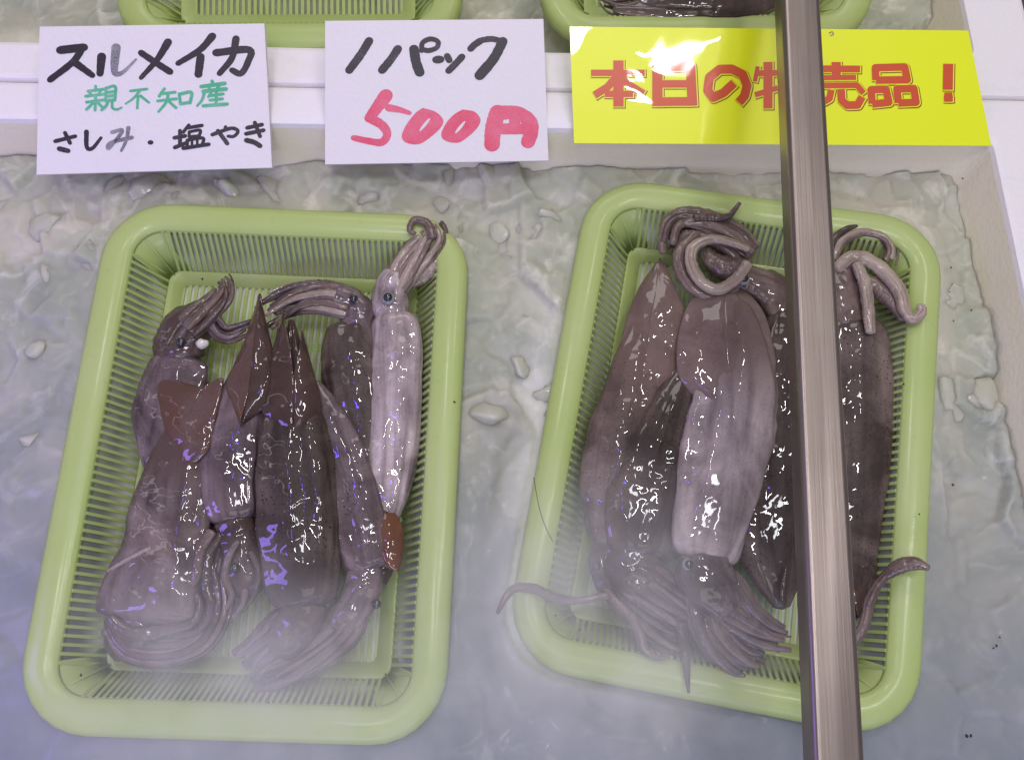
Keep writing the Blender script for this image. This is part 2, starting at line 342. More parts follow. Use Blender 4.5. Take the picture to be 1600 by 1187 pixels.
# ------------------------------------------------------------------ plastic baskets
BW, BL, BD, RW, INS = 0.24, 0.33127, 0.036, 0.0205, 0.0170
def rrect(w, l, r, n=7):
    pts = []
    for cx, cy, a in ((w / 2 - r, l / 2 - r, 0), (-w / 2 + r, l / 2 - r, 90), (-w / 2 + r, -l / 2 + r, 180), (w / 2 - r, -l / 2 + r, 270)):
        for k in range(n + 1):
            an = math.radians(a + 90 * k / n); pts.append((cx + r * math.cos(an), cy + r * math.sin(an)))
    return pts
def sweep_ring(prof, close=True):
    """prof: (inset, z, corner radius)."""
    loops = [[(x, y, z) for x, y in rrect(BW - 2 * i, BL - 2 * i, r)] for i, z, r in prof]
    n = len(loops[0]); V = [p for l in loops for p in l]; Fc = []
    m = len(loops)
    for i in range(m if close else m - 1):
        for k in range(n):
            Fc.append((i * n + k, i * n + (k + 1) % n, ((i + 1) % m) * n + (k + 1) % n, ((i + 1) % m) * n + k))
    return V, Fc
OR = 0.042
def add_box(V, Fc, c, ex, ey, ez):
    b = len(V); c = Vector(c)
    for sx in (-1, 1):
        for sy in (-1, 1):
            for sz in (-1, 1): V.append(c + ex * sx + ey * sy + ez * sz)
    for f in ((0, 1, 3, 2), (4, 6, 7, 5), (0, 4, 5, 1), (2, 3, 7, 6), (0, 2, 6, 4), (1, 5, 7, 3)): Fc.append(tuple(b + i for i in f))
def me_from(name, V, Fc, mat, smooth=False):
    me = bpy.data.meshes.new(name); me.from_pydata([tuple(v) for v in V], [], Fc); me.materials.append(mat)
    if smooth: me.polygons.foreach_set('use_smooth', [True] * len(me.polygons))
    bm = bmesh.new(); bm.from_mesh(me); bmesh.ops.recalc_face_normals(bm, faces=bm.faces); bm.to_mesh(me); bm.free(); return me
t_ = 0.0013
prof_rim = [(0.0000, -0.0110, OR), (0.0002, -0.0060, OR), (0.0012, -0.0026, OR - 0.001), (0.0036, -0.0006, OR - 0.003), (0.0075, 0.0003, OR - 0.006),
            (0.0130, 0.0000, OR - 0.012), (0.0172, -0.0012, OR - 0.017), (0.0198, -0.0026, OR - 0.021), (0.0212, -0.0046, OR - 0.024),
            (0.0200, -0.0054, OR - 0.022), (0.0165, -0.0034, OR - 0.016), (0.0075, -0.0020, OR - 0.006), (0.0034, -0.0030, OR - 0.003), (0.0016, -0.0110, OR - 0.001)]
V, Fc = sweep_ring(prof_rim); ME_RIM = me_from('rim', V, Fc, M_PLASTIC, True)
FI = RW + INS                                           # inset of the floor edge
prof_fl = [(FI - 0.0016, -BD + 0.0026, 0.008), (FI + 0.0002, -BD + 0.0003, 0.007), (FI + 0.0070, -BD, 0.005), (FI + 0.0070, -BD - t_, 0.005), (FI - 0.0008, -BD - t_, 0.008), (FI - 0.0030, -BD + 0.0018, 0.009)]
V, Fc = sweep_ring(prof_fl); ME_FLOOR = me_from('floor_frame', V, Fc, M_PLASTIC, True)
IW, IL = BW - 2 * RW, BL - 2 * RW                       # opening at the rim
FW, FL_ = BW - 2 * FI, BL - 2 * FI                      # floor
CORN = 0.013
# solid corner panel (curved), one mesh, four orientations by mirroring coordinates
def corner_panel(sx, sy):
    V, Fc = [], []
    rows = [(RW + 0.0004, -0.0042, OR - 0.0245), (RW + 0.0004 + (INS - 0.0030) * 0.5, -0.0190, 0.0125), (FI - 0.0024, -BD + 0.0022, 0.0080)]
    N = 8; cols = []
    def path(ins, z, r):
        w, l = BW / 2 - ins, BL / 2 - ins; k0 = max(CORN, r) + 0.0012; pts = [(w, l - k0), (w, l - r)]
        for k in range(1, N): a = math.radians(90 * k / N); pts.append((w - r + r * math.cos(a), l - r + r * math.sin(a)))
        pts += [(w - r, l), (w - k0, l)]
        return [(x * sx, y * sy, z) for x, y in pts]
    outer = [path(*r) for r in rows]; inner = [path(i - t_, z, r + t_) for i, z, r in rows]
    n = len(outer[0])
    for L in outer + inner: V += L
    def idx(s, i, k): return (s * 3 + i) * n + k
    for s in (0, 1):
        for i in range(2):
            for k in range(n - 1): Fc.append((idx(s, i, k), idx(s, i, k + 1), idx(s, i + 1, k + 1), idx(s, i + 1, k)))
    for i in range(2):
        for k in (0, n - 1): Fc.append((idx(0, i, k), idx(0, i + 1, k), idx(1, i + 1, k), idx(1, i, k)))
    for i in (0, 2):
        for k in range(n - 1): Fc.append((idx(0, i, k), idx(0, i, k + 1), idx(1, i, k + 1), idx(1, i, k)))
    # raised seam rib down the corner
    kk = 1 - math.sqrt(0.5)
    rib0 = Vector(((BW / 2 - RW - (OR - 0.0245) * kk - 0.0006) * sx, (BL / 2 - RW - (OR - 0.0245) * kk - 0.0006) * sy, -0.0052)); rib1 = Vector(((BW / 2 - FI + 0.0016 - 0.008 * kk) * sx, (BL / 2 - FI + 0.0016 - 0.008 * kk) * sy, -BD + 0.0030))
    d = (rib1 - rib0); side = d.cross(Vector((sx, sy, 0))).normalized()
    add_box(V, Fc, (rib0 + rib1) / 2, d / 2, side * 0.0005, d.cross(side).normalized() * 0.0005)
    return me_from('corner_panel', V, Fc, M_PLASTIC, True)
ME_CORN = {(sx, sy): corner_panel(sx, sy) for sx in (-1, 1) for sy in (-1, 1)}
def slat_mesh(name, half):
    """wall slat in local coordinates: top at origin, leaning inwards along +X to the floor."""
    V, Fc = [], []
    top, bot = Vector((0.0003, 0, -0.0040)), Vector((INS - 0.0022, 0, -BD + 0.0018))
    d = bot - top; n = Vector((0, 1, 0)).cross(d).normalized()
    add_box(V, Fc, (top + bot) / 2, d / 2, Vector((0, half, 0)), n * 0.0005)
    return me_from(name, V, Fc, M_PLASTIC)
ME_SIDE = slat_mesh('slat', 0.00095); ME_END = slat_mesh('slat', 0.00095)
V, Fc = [], []; add_box(V, Fc, (0, 0, -BD - 0.0008), Vector((0.00115, 0, 0)), Vector((0, FL_ / 2 - 0.0055, 0)), Vector((0, 0, 0.0005))); ME_FLSLAT = me_from('slat', V, Fc, M_PLASTIC)
V, Fc = [], []
for yy in (-0.08, 0.0, 0.08): add_box(V, Fc, (0, yy, -BD - 0.0030), Vector((FW / 2 - 0.005, 0, 0)), Vector((0, 0.0025, 0)), Vector((0, 0, 0.0013)))
ME_CROSS = me_from('cross_brace', V, Fc, M_PLASTIC)

def basket(loc, rz, rx, ry, label, only=None):
    root = empty('plastic_basket', loc, label, 'basket', 'green plastic baskets')
    root.rotation_mode = 'QUATERNION'
    R = Matrix.Rotation(rz, 3, 'Z') @ Matrix.Rotation(ry, 3, 'Y') @ Matrix.Rotation(rx, 3, 'X')
    root.rotation_quaternion = R.to_quaternion()
    link('rim', ME_RIM, None, root); link('floor_frame', ME_FLOOR, None, root); link('cross_brace', ME_CROSS, None, root)
    for k in ME_CORN:
        link('corner_panel', ME_CORN[k], None, root)
    ys = BL / 2 - RW - CORN; ny = int(2 * ys / 0.0049); xs = BW / 2 - RW - CORN; nx = int(2 * xs / 0.0038)
    for s in (-1, 1):
        for k in range(ny + 1):
            y = -ys + 2 * ys * k / ny
            o = link('slat', ME_SIDE, None, root); o.location = (s * (BW / 2 - RW), y, 0); o.rotation_euler = (0, 0, math.pi if s > 0 else 0)
        for k in range(nx + 1):
            x = -xs + 2 * xs * k / nx
            o = link('slat', ME_END, None, root); o.location = (x, s * (BL / 2 - RW), 0); o.rotation_euler = (0, 0, -math.pi / 2 if s > 0 else math.pi / 2)
    nf = int((FW - 0.014) / 0.0043)
    for k in range(nf + 1):
        o = link('slat', ME_FLSLAT, None, root); o.location = (-(FW / 2 - 0.0075) + (FW - 0.015) * k / nf, 0, 0)
    return root, R
BL_LOC = Vector((-0.14739, 0.12532, 0.0)); BR_LOC = Vector((0.14323, 0.17036, -0.00263))
b_l, R_L = basket(BL_LOC, 0.0659, 0.0146, 0.0006, 'green slatted basket of squid under the two white handwritten signs')
b_r, R_R = basket(BR_LOC, -0.0925, 0.0376, -0.0888, 'green slatted basket of squid crossed by the steel bar')
TILT = 0.22
def upper_basket(pl, pr, z, label):
    a, b = P(*pl, z), P(*pr, z); rz = math.atan2(b.y - a.y, b.x - a.x); mid = (a + b) / 2
    R = Matrix.Rotation(rz, 3, 'Z') @ Matrix.Rotation(TILT, 3, 'X')
    loc = mid + R @ Vector((0, BL / 2, 0))
    return basket(loc, rz, TILT, 0, label, only=1)[0]
upper_basket((172, 78), (727, 75), 0.020, 'empty looking green basket in the rear box behind the handwritten signs')
ub = upper_basket((838, 66), (1384, 62), 0.022, 'green basket in the rear box behind the yellow sign with dark squid inside')

# ------------------------------------------------------------------ ice
def vnoise(x, y, s, seed):
    rs = np.random.RandomState(seed); g = rs.rand(64, 64)
    xx, yy = x / s + 31.7, y / s + 17.3; i, j = np.floor(xx).astype(int), np.floor(yy).astype(int); u, v = xx - i, yy - j
    u, v = u * u * (3 - 2 * u), v * v * (3 - 2 * v)
    G = lambda a, b: g[a % 64, b % 64]
    return G(i, j) * (1 - u) * (1 - v) + G(i + 1, j) * u * (1 - v) + G(i, j + 1) * (1 - u) * v + G(i + 1, j + 1) * u * v
def chunk_field(x, y, cell, seed):
    """cells of tilted flat facets, like broken ice pieces frozen together"""
    rs = np.random.RandomState(seed); jx, jy, hz, tx, ty = (rs.rand(64, 64) for _ in range(5))
    i0, j0 = np.floor(x / cell).astype(int), np.floor(y / cell).astype(int)
    best = np.full(x.shape, 9.0); out = np.zeros(x.shape)
    for di in (-1, 0, 1):
        for dj in (-1, 0, 1):
            i, j = i0 + di, j0 + dj; a, b = i % 64, j % 64
            cx, cy = (i + jx[a, b]) * cell, (j + jy[a, b]) * cell
            d = np.hypot(x - cx, y - cy) / cell
            h = (hz[a, b] - 0.5) + ((tx[a, b] - 0.5) * (x - cx) + (ty[a, b] - 0.5) * (y - cy)) / cell * 1.2
            k = d < best; best = np.where(k, d, best); out = np.where(k, h, out)
    return out
def smooth_step(a, b, t): t = np.clip((t - a) / (b - a), 0, 1); return t * t * (3 - 2 * t)
def ice_height(x, y):
    wx = x + 0.006 * (vnoise(x, y, 0.02, 1) - 0.5); wy = y + 0.006 * (vnoise(x, y, 0.02, 2) - 0.5)
    h = -0.0155 + 0.008 * (vnoise(x, y, 0.07, 3) - 0.5) + (0.0062 * chunk_field(wx, wy, 0.040, 4) + 0.0026 * chunk_field(wx, wy, 0.017, 5) + 0.0012 * chunk_field(wx, wy, 0.009, 7)) * (0.25 + 0.95 * smooth_step(0.03, 0.20, y)) + 0.0007 * (vnoise(x, y, 0.008, 6) - 0.5)
    for loc, R in ((BL_LOC, R_L), (BR_LOC, R_R)):
        inv = np.array(R.transposed()); dx, dy = x - loc.x, y - loc.y
        lx = inv[0, 0] * dx + inv[0, 1] * dy; ly = inv[1, 0] * dx + inv[1, 1] * dy
        plane = loc.z + (R @ Vector((0, 0, 0))).z + (-R[2][0] * 0 + R[2][0] * lx + R[2][1] * ly)
        qx, qy = np.abs(lx) - BW / 2 + OR, np.abs(ly) - BL / 2 + OR
        dd = np.hypot(np.maximum(qx, 0), np.maximum(qy, 0)) + np.minimum(np.maximum(qx, qy), 0) - OR
        near = smooth_step(0.030, 0.0, dd)                # follow the rim plane around the basket
        h = h * (1 - near) + (np.minimum(h, 0.002) * 0.55 + (plane - 0.012) * 0.45) * near
        h = np.where(dd < 0.002, np.minimum(h, plane - 0.011), h)
        inside = np.clip((-0.0205 - dd) / 0.0148, 0, 1)
        low = plane - BD - 0.0022 + 0.0012 * (vnoise(x, y, 0.01, 8) - 0.5)
        h = np.where(dd < -0.015, plane - 0.0078, h)
        h = h * (1 - inside) + low * inside
    return h
def ice_sheet(name, corner, width, length, step, zoff, label, fn):
    nu, nv = int(width / step), int(length / step)
    u = np.linspace(-0.002, width + 0.002, nu); v = np.linspace(-0.002, length + 0.002, nv); uu, vv = np.meshgrid(u, v)
    X = corner.x - E1.x * uu + E2.x * vv; Y = corner.y - E1.y * uu + E2.y * vv
    Z = fn(X, Y) + zoff
    if step < 0.003:                                      # melt the edges a little
        for _ in range(1):
            Zp = np.pad(Z, 1, mode='edge'); Z = (Zp[:-2, 1:-1] + Zp[2:, 1:-1] + Zp[1:-1, :-2] + Zp[1:-1, 2:] + 2 * Z) / 6
    verts = np.stack([X, Y, Z], -1).reshape(-1, 3)
    idx = np.arange(nu * nv).reshape(nv, nu)
    f = np.stack([idx[:-1, :-1], idx[:-1, 1:], idx[1:, 1:], idx[1:, :-1]], -1).reshape(-1, 4)
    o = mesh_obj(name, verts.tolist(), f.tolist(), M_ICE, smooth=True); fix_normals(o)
    if o.data.polygons[0].normal.z < 0: o.data.flip_normals()
    return tag(o, label, 'ice', None, 'stuff')
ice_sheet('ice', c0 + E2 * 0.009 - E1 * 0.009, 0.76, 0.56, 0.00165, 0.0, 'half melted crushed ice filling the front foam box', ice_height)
def ice2(x, y): return -0.026 + 0.18 * np.clip((x - c1.x) * -E2.x + (y - c1.y) * -E2.y + 0.49, 0, 0.5) + 0.009 * (vnoise(x, y, 0.05, 13) - 0.5) + 0.007 * chunk_field(x, y, 0.03, 14) + 0.003 * chunk_field(x, y, 0.013, 15)
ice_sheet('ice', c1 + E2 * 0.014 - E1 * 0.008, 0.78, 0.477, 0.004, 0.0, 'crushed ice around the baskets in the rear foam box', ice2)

def chunk_mesh(seed):
    rs = random.Random(seed); bm = bmesh.new()
    pts = [bm.verts.new((rs.uniform(-1, 1), rs.uniform(-0.8, 0.8), rs.uniform(-0.45, 0.45))) for _ in range(13)]
    bmesh.ops.convex_hull(bm, input=pts)
    for v in [v for v in bm.verts if not v.link_faces]: bm.verts.remove(v)
    bmesh.ops.bevel(bm, geom=list(bm.edges), offset=0.16, segments=2, affect='EDGES', clamp_overlap=True)
    bmesh.ops.smooth_vert(bm, verts=bm.verts, factor=0.5, use_axis_x=True, use_axis_y=True, use_axis_z=True)
    for f in bm.faces: f.smooth = True
    me = bpy.data.meshes.new('ice_chunk'); bm.to_mesh(me); bm.free(); me.materials.append(M_CHUNK); return me
CHUNKS = [chunk_mesh(s) for s in range(9)]
rc = random.Random(5)
chunk_px = [(rc.uniform(735, 880), rc.uniform(285, 660)) for _ in range(17)] + [(rc.uniform(5, 150), rc.uniform(285, 700)) for _ in range(12)] + \
           [(rc.uniform(180, 700), rc.uniform(278, 305)) for _ in range(11)] + [(rc.uniform(1490, 1530), rc.uniform(400, 640)) for _ in range(4)]
for k, (px, py) in enumerate(chunk_px):
    q = P(px, py, -0.014); z = float(ice_height(np.array([q.x]), np.array([q.y]))[0])
    o = link('ice_chunk', CHUNKS[k % 9]); s = rc.uniform(0.013, 0.029)
    o.scale = (s, s, s); o.rotation_euler = (rc.uniform(-0.5, 0.5), rc.uniform(-0.5, 0.5), rc.uniform(0, 6.3)); o.location = (q.x, q.y, z - 0.40 * s)
    tag(o, 'pale rounded ice lump bedded in the crushed ice around the trays', 'ice chunk', 'ice chunks around the trays')

# ------------------------------------------------------------------ squid builders
def tube(name, pts, rad, mat, root, seg=14, rings=40, flat=1.0, rough=0.0, rscale=120, bottom=1.0, seed=0, ridge=0.0, ripple=0.0, flute=0.0, lip=False, cap=True):
    """pts: 3-D points; rad: half width per point (metres). Closed swept body with rounded ends."""
    d = crom(np.column_stack([np.array([tuple(p) for p in pts]), np.array(rad)]), rings)
    c, r = d[:, :3], np.maximum(d[:, 3], 0.0002)
    if lip:
        for i_, f_ in enumerate((0.80, 0.90, 0.955, 0.985)): r[i_] *= f_
    tan = np.gradient(c, axis=0); tan /= np.linalg.norm(tan, axis=1)[:, None] + 1e-12
    V, Fc, UV = [], [], []
    prev = None
    for i in range(rings):
        t = tan[i]; up = np.array([0, 0, 1.0]) if abs(t[2]) < 0.93 else np.array([0, 1.0, 0])
        side = np.cross(t, up); side /= np.linalg.norm(side) + 1e-12
        if prev is not None and side @ prev < 0: side = -side
        prev = side; nrm = np.cross(side, t)
        if nrm[2] < 0: nrm = -nrm
        for k in range(seg):
            a = 2 * math.pi * k / seg; ca, sa = math.cos(a), math.sin(a)
            rr = r[i]
            h = flat * (1.0 if sa > 0 else bottom)
            if rough:
                q = c[i] + side * (ca * rr) + nrm * (sa * rr * h)
                w = mnoise.noise(Vector(q) * rscale + Vector((seed * 7.1, 0, 0))) + 0.5 * mnoise.noise(Vector(q) * rscale * 2.7 + Vector((0, seed * 3.3, 0)))
                rr = rr * (1 + rough * w * min(1.0, 3.0 * min(i, rings - 1 - i) / rings + 0.3))
            if ripple:
                for a1, ph in ((0.25, 0.0), (0.95, 1.57)): rr *= 1 + ripple * math.exp(-((a - a1) / 0.30) ** 2) * max(0.0, math.sin(i * 1.57 + ph))
            if flute: rr *= 1 + flute * math.cos(6 * a + 2.2 * i / rings + seed) * min(1.0, 2.5 * i / rings)
            if ridge: rr *= 1 + ridge * mnoise.noise(Vector((ca * 2.0, sa * 2.0 + seed * 3.1, 2.6 * i / rings))) + 0.4 * ridge * mnoise.noise(Vector((ca * 4.6, sa * 4.6 + seed, 4.0 * i / rings)))
            V.append(tuple(c[i] + side * (ca * rr) + nrm * (sa * rr * h))); UV.append((k / seg, i / (rings - 1)))
    for i in range(rings - 1):
        for k in range(seg):
            Fc.append((i * seg + k, i * seg + (k + 1) % seg, (i + 1) * seg + (k + 1) % seg, (i + 1) * seg + k))
    for i0, sgn in ((0, -1), (rings - 1, 1)):
        b = len(V); V.append(tuple(c[i0] + tan[i0] * sgn * r[i0] * 0.35)); UV.append((0.6, i0 / (rings - 1)))
        for k in range(seg):
            Fc.append((i0 * seg + k, i0 * seg + (k + 1) % seg, b))
    o = mesh_obj(name, V, Fc, mat, None, True, UV); fix_normals(o)
    if root is not None: adopt(o, root)
    return o

def px_tube(name, pts, mat, root, z, **kw):
    """pts: (px, py, half width px[, z]); z: (start, end) or one height"""
    zs = z if isinstance(z, (tuple, list)) else (z, z); n = len(pts); Q, Rr = [], []
    for i, p in enumerate(pts):
        zz = p[3] if len(p) > 3 else zs[0] + (zs[1] - zs[0]) * i / max(1, n - 1)
        q = P(p[0], p[1], zz); Q.append(q); Rr.append(p[2] * mpp(q))
    return tube(name, Q, Rr, mat, root, **kw)

def mantle(root, pts, mat, z, flat=0.42, seed=0, rough=0.05):
    zs = z if isinstance(z, tuple) else (z, z)
    pts = [(p[0], p[1], p[2] * 1.07) for p in pts]
    big = max(p[2] for p in pts) * 0.00038
    low = min(2.2, max(0.9, (0.5 * (zs[0] + zs[1]) + 0.0345) / (big * flat)))       # the soft underside sags on to what it lies on
    return px_tube('mantle', pts, mat, root, z, seg=48, rings=90, flat=flat, bottom=low, rough=rough, rscale=60, seed=seed, ridge=0.17, lip=True)
def fin(root, inner, outer, mat, z_in, z_out, seed=0, thick=0.0012):
    n, m = 22, 10
    I = crom(inner, n); O = crom(outer, n); V, Fc = [], []
    sgn = 1.0 if (O - I)[:, 0].sum() < 0 else -1.0
    for i in range(n): O[i] = O[i] + (I[i] - O[i]) * (0.10 * abs(mnoise.noise(Vector((i * 0.9, seed * 4.0, 0)))) if 0 < i < n - 1 else 0)
    for i in range(n): I[i, 0] += sgn * 6.0 * math.sin(math.pi * i / (n - 1))
    for i in range(n):
        for j in range(m):
            u = j / (m - 1); px, py = I[i] * (1 - u) + O[i] * u
            s = math.sin(math.pi * u); z = z_in + (z_out - z_in) * u ** 1.7 + 0.0006 * s - 0.0065 * max(0.0, 1 - i / (0.34 * n)) ** 1.5 - (0.0003 if sgn > 0 else 0)
            q = P(px, py, z); z += 0.0022 * u * mnoise.noise(q * 95 + Vector((seed * 5.0, 1, 0))) + 0.0007 * mnoise.noise(q * 260 + Vector((seed * 5.0, 3, 0))); V.append(P(px, py, z))
    for i in range(n - 1):
        for j in range(m - 1): Fc.append((i * m + j, i * m + j + 1, (i + 1) * m + j + 1, (i + 1) * m + j))
    UV = [(0.6, 0.5)] * len(V)
    o = mesh_obj('fin', V, Fc, mat, None, True, UV); fix_normals(o)
    if sum(p.normal.z for p in o.data.polygons) < 0: o.data.flip_normals()
    md = o.modifiers.new('thickness', 'SOLIDIFY'); md.thickness = thick; md.offset = -1
    sb = o.modifiers.new('smooth', 'SUBSURF'); sb.levels = 1; sb.render_levels = 1
    adopt(o, root); return o
def head(root, pts, mat, z, flat=0.62, seed=0):
    return px_tube('head', pts, mat, root, z, seg=26, rings=34, flat=flat, rough=0.12, rscale=110, seed=seed, ridge=0.12)
def eye(hd, px, py, z, r_px=8, ring=True):
    q = P(px, py, z - 0.0008); r = r_px * 0.85 * mpp(q); bm = bmesh.new(); bmesh.ops.create_uvsphere(bm, u_segments=18, v_segments=12, radius=r)
    bmesh.ops.scale(bm, vec=(1, 1, 0.7), verts=bm.verts); bmesh.ops.translate(bm, vec=q, verts=bm.verts)
    me = bpy.data.meshes.new('eye'); bm.to_mesh(me); bm.free(); me.polygons.foreach_set('use_smooth', [True] * len(me.polygons))
    o = link('eye', me, M_EYE); o.parent = hd; o.matrix_parent_inverse = (Matrix.Translation(hd.parent.location)).inverted() @ Matrix.Translation(hd.parent.location)
    if ring:
        bm = bmesh.new(); bmesh.ops.create_uvsphere(bm, u_segments=18, v_segments=12, radius=r * 1.55)
        bmesh.ops.scale(bm, vec=(1, 1, 0.45), verts=bm.verts); bmesh.ops.translate(bm, vec=q - Vector((0, 0, r * 0.75)), verts=bm.verts)
        me = bpy.data.meshes.new('eye_ring'); bm.to_mesh(me); bm.free(); me.polygons.foreach_set('use_smooth', [True] * len(me.polygons))
        link('eye_ring', me, M_EYERING).parent = hd
    return o
def arm(root, pts, mat, z, name='arm', **kw):
    kw.setdefault('seg', 18); kw.setdefault('rings', 84); kw.setdefault('rough', 0.14); kw.setdefault('ripple', 0.13); kw.setdefault('flat', 0.78); kw.setdefault('rscale', 260)
    return px_tube(name, pts, mat, root, z, **kw)
def bundle(root, path, hw, n, mats, z, r_px=9, twist=1.2, seed=0, tip=0.25, spread=0.15, vert=0.62, jitter=5.0):
    """n arms lying together along a path of photo points; hw = half width of the bundle (start, end) in px"""
    rs = random.Random(seed); zs = z if isinstance(z, (tuple, list)) else (z, z)
    C = crom(path, 22); T = np.gradient(C, axis=0); T /= np.linalg.norm(T, axis=1)[:, None] + 1e-9; N = np.column_stack([-T[:, 1], T[:, 0]])
    hws = hw if isinstance(hw, (tuple, list)) else (hw, hw)
    if n >= 6:                                            # the webbed base the arms grow from
        k = 16; px_tube('arm_crown', [(C[i, 0], C[i, 1], (hws[0] + (hws[1] - hws[0]) * i / 21) * (1.0 - 0.45 * (i / k) ** 2)) for i in range(0, k + 1, 4)], mats[0], root,
                        [zs[0] - 0.001, zs[0] + (zs[1] - zs[0]) * k / 21 - 0.001], seg=48, rings=40, flat=vert + 0.08, rough=0.10, rscale=140, seed=seed, flute=0.13)
    n = int(n * 1.55); r_px *= 0.70
    for a in range(n):
        ph = 2 * math.pi * (a + rs.uniform(-0.2, 0.2)) / n; end = rs.uniform(0.72, 1.0); off = rs.uniform(0, 6.28); tw = twist * rs.uniform(0.7, 1.3)
        pts = []; thin = 0.5 if a % 4 == 3 else 1.0; jit = jitter * (2.2 if a % 4 == 3 else 1.0)
        for i in range(0, 22):
            s = i / 21
            if s > end: break
            f = s / end
            w = hws[0] + (hws[1] - hws[0]) * s
            lat = w * math.cos(ph + tw * s) + jit * math.sin(5 * s + off) * s
            zz = zs[0] + (zs[1] - zs[0]) * s + (w * vert * math.sin(ph + tw * s)) * 0.00038
            r = thin * r_px * (1 - (1 - tip) * f ** 1.3) * (0.55 + 0.45 * min(1, f * 6))
            pts.append((C[i, 0] + N[i, 0] * lat, C[i, 1] + N[i, 1] * lat, r, zz))
        if len(pts) > 3: arm(root, pts, mats[a % len(mats)], z, seed=seed * 10 + a, rings=64)
def squid(px, py, z, label, group):
    return empty('squid', P(px, py, z), label, 'squid', group)
GL, GR = 'squid in the basket under the handwritten signs', 'squid in the basket behind the steel bar'

# ---- left basket
# pale one along the right wall, head up
s = squid(617, 640, -0.03, 'pale white squid along the right wall, arms reaching into the back corner', GL)
mantle(s, [(616, 492, 33), (619, 540, 37), (618, 620, 38), (614, 700, 37), (608, 760, 31), (603, 800, 22), (600, 835, 8)], SQ['pale'], (-0.010, -0.010), seed=1)
h = head(s, [(617, 500, 24), (609, 478, 28), (610, 455, 28), (622, 430, 24)], SQ['pale'], (-0.012, -0.007), seed=1); eye(h, 606, 464, 0.0015, 8.5)
bundle(s, [(616, 450), (634, 420), (656, 392), (676, 368), (672, 352)], (17, 20), 8, [SQ['armlt'], SQ['arm']], (-0.008, 0.004), 11, 1.3, 11, 0.5)
arm(s, [(640, 445, 8), (662, 430, 12), (684, 405, 10), (688, 380, 8), (676, 352, 6)], SQ['armlt'], (-0.012, 0.004))
arm(s, [(676, 372, 8), (668, 350, 7), (648, 344, 6), (640, 358, 5), (648, 366, 4)], SQ['arm'], (0.006, 0.006))
fin(s, [(582, 778), (590, 815), (600, 850), (608, 885), (624, 893)], [(582, 778), (610, 792), (627, 815), (633, 850), (624, 893)], SQ['orange'], -0.003, -0.008, 1)
# dark one beside it, arms bent to the left
s = squid(552, 620, -0.03, 'dark speckled squid beside the pale one, head and arms bent left over the tails', GL)
mantle(s, [(549, 508, 34), (546, 550, 43), (552, 600, 44), (562, 660, 41), (575, 720, 30), (588, 770, 10)], SQ['mid'], (-0.011, -0.012), seed=2)
h = head(s, [(556, 512, 26), (560, 488, 26), (545, 470, 24), (525, 462, 22)], SQ['lav'], (-0.012, -0.006), seed=2); eye(h, 552, 466, 0.0025, 8, False)
bundle(s, [(545, 475), (505, 464), (465, 466), (428, 484), (400, 505)], (22, 18), 9, [SQ['lav'], SQ['arm'], SQ['armlt']], (-0.008, -0.008), 11, 0.9, 12, 0.35)
# left upper one, head with beak
s = squid(262, 640, -0.03, 'squid by the left wall showing its white beak between the arms', GL)
mantle(s, [(284, 560, 40), (272, 600, 48), (260, 655, 46), (246, 705, 30), (236, 740, 10)], SQ['lav'], (-0.012, -0.014), seed=3)
h = head(s, [(284, 562, 36), (282, 540, 42), (292, 515, 40), (318, 498, 32), (340, 492, 22)], SQ['armdk'], (-0.013, -0.010), seed=3); eye(h, 282, 534, 0.0030, 9, False)
q0 = P(315, 537, 0.004)
o = tube('beak', [q0 + Vector((-0.0036, 0.0005, -0.001)), q0, q0 + Vector((0.004, 0.001, 0.0003))], [0.0012, 0.0034, 0.0016], M_BEAK, s, seg=14, rings=12, rough=0.2, rscale=300)
bundle(s, [(292, 512), (322, 486), (345, 465), (350, 448), (340, 432)], (20, 8), 6, [SQ['arm'], SQ['armdk']], (-0.004, -0.004), 11, 0.8, 13, 0.3)
bundle(s, [(262, 540), (288, 506), (325, 497), (350, 520), (380, 512), (425, 490)], (15, 9), 5, [SQ['armdk'], SQ['lav']], (-0.006, -0.006), 10, 0.7, 14, 0.4)
# bottom left one, tail up with red fin
s = squid(255, 840, -0.03, 'broad squid at the front left with a red brown fin and arms coiled below it', GL)
mantle(s, [(236, 968, 72), (243, 930, 74), (256, 870, 67), (268, 800, 58), (277, 750, 52), (285, 700, 41), (296, 650, 27), (312, 606, 8)], SQ['mauve_t'], (-0.012, -0.008), 0.36, seed=4)
fin(s, [(280, 740), (286, 705), (294, 665), (304, 630), (318, 604)], [(280, 740), (266, 700), (250, 645), (247, 592), (318, 604)], SQ['fin'], 0.000, -0.004, 2)
fin(s, [(282, 740), (288, 705), (296, 665), (306, 630), (318, 604)], [(282, 740), (326, 705), (338, 650), (350, 590), (318, 604)], SQ['fin'], 0.000, 0.000, 3)
h = head(s, [(225, 955, 52), (215, 985, 48), (235, 1005, 36)], SQ['armdk'], (-0.018, -0.018), seed=4)
bundle(s, [(178, 975), (205, 1012), (262, 1020), (315, 1000), (342, 955), (342, 905), (328, 860), (322, 835)], (19, 15), 9, [SQ['armdk'], SQ['arm']], (-0.016, -0.010), 11, 1.0, 15, 0.4)
arm(s, [(172, 965, 9), (205, 990, 11), (255, 985, 10), (300, 972, 8), (312, 945, 7), (300, 920, 6)], SQ['armdk'], (-0.006, -0.008))
arm(s, [(185, 1000, 9), (230, 1030, 12), (275, 1030, 11), (320, 1005, 9)], SQ['arm'], (-0.016, -0.016))
arm(s, [(332, 830, 8), (312, 862, 9), (304, 905, 8), (280, 930, 7), (276, 958, 6), (292, 976, 5)], SQ['arm'], (-0.003, -0.008))
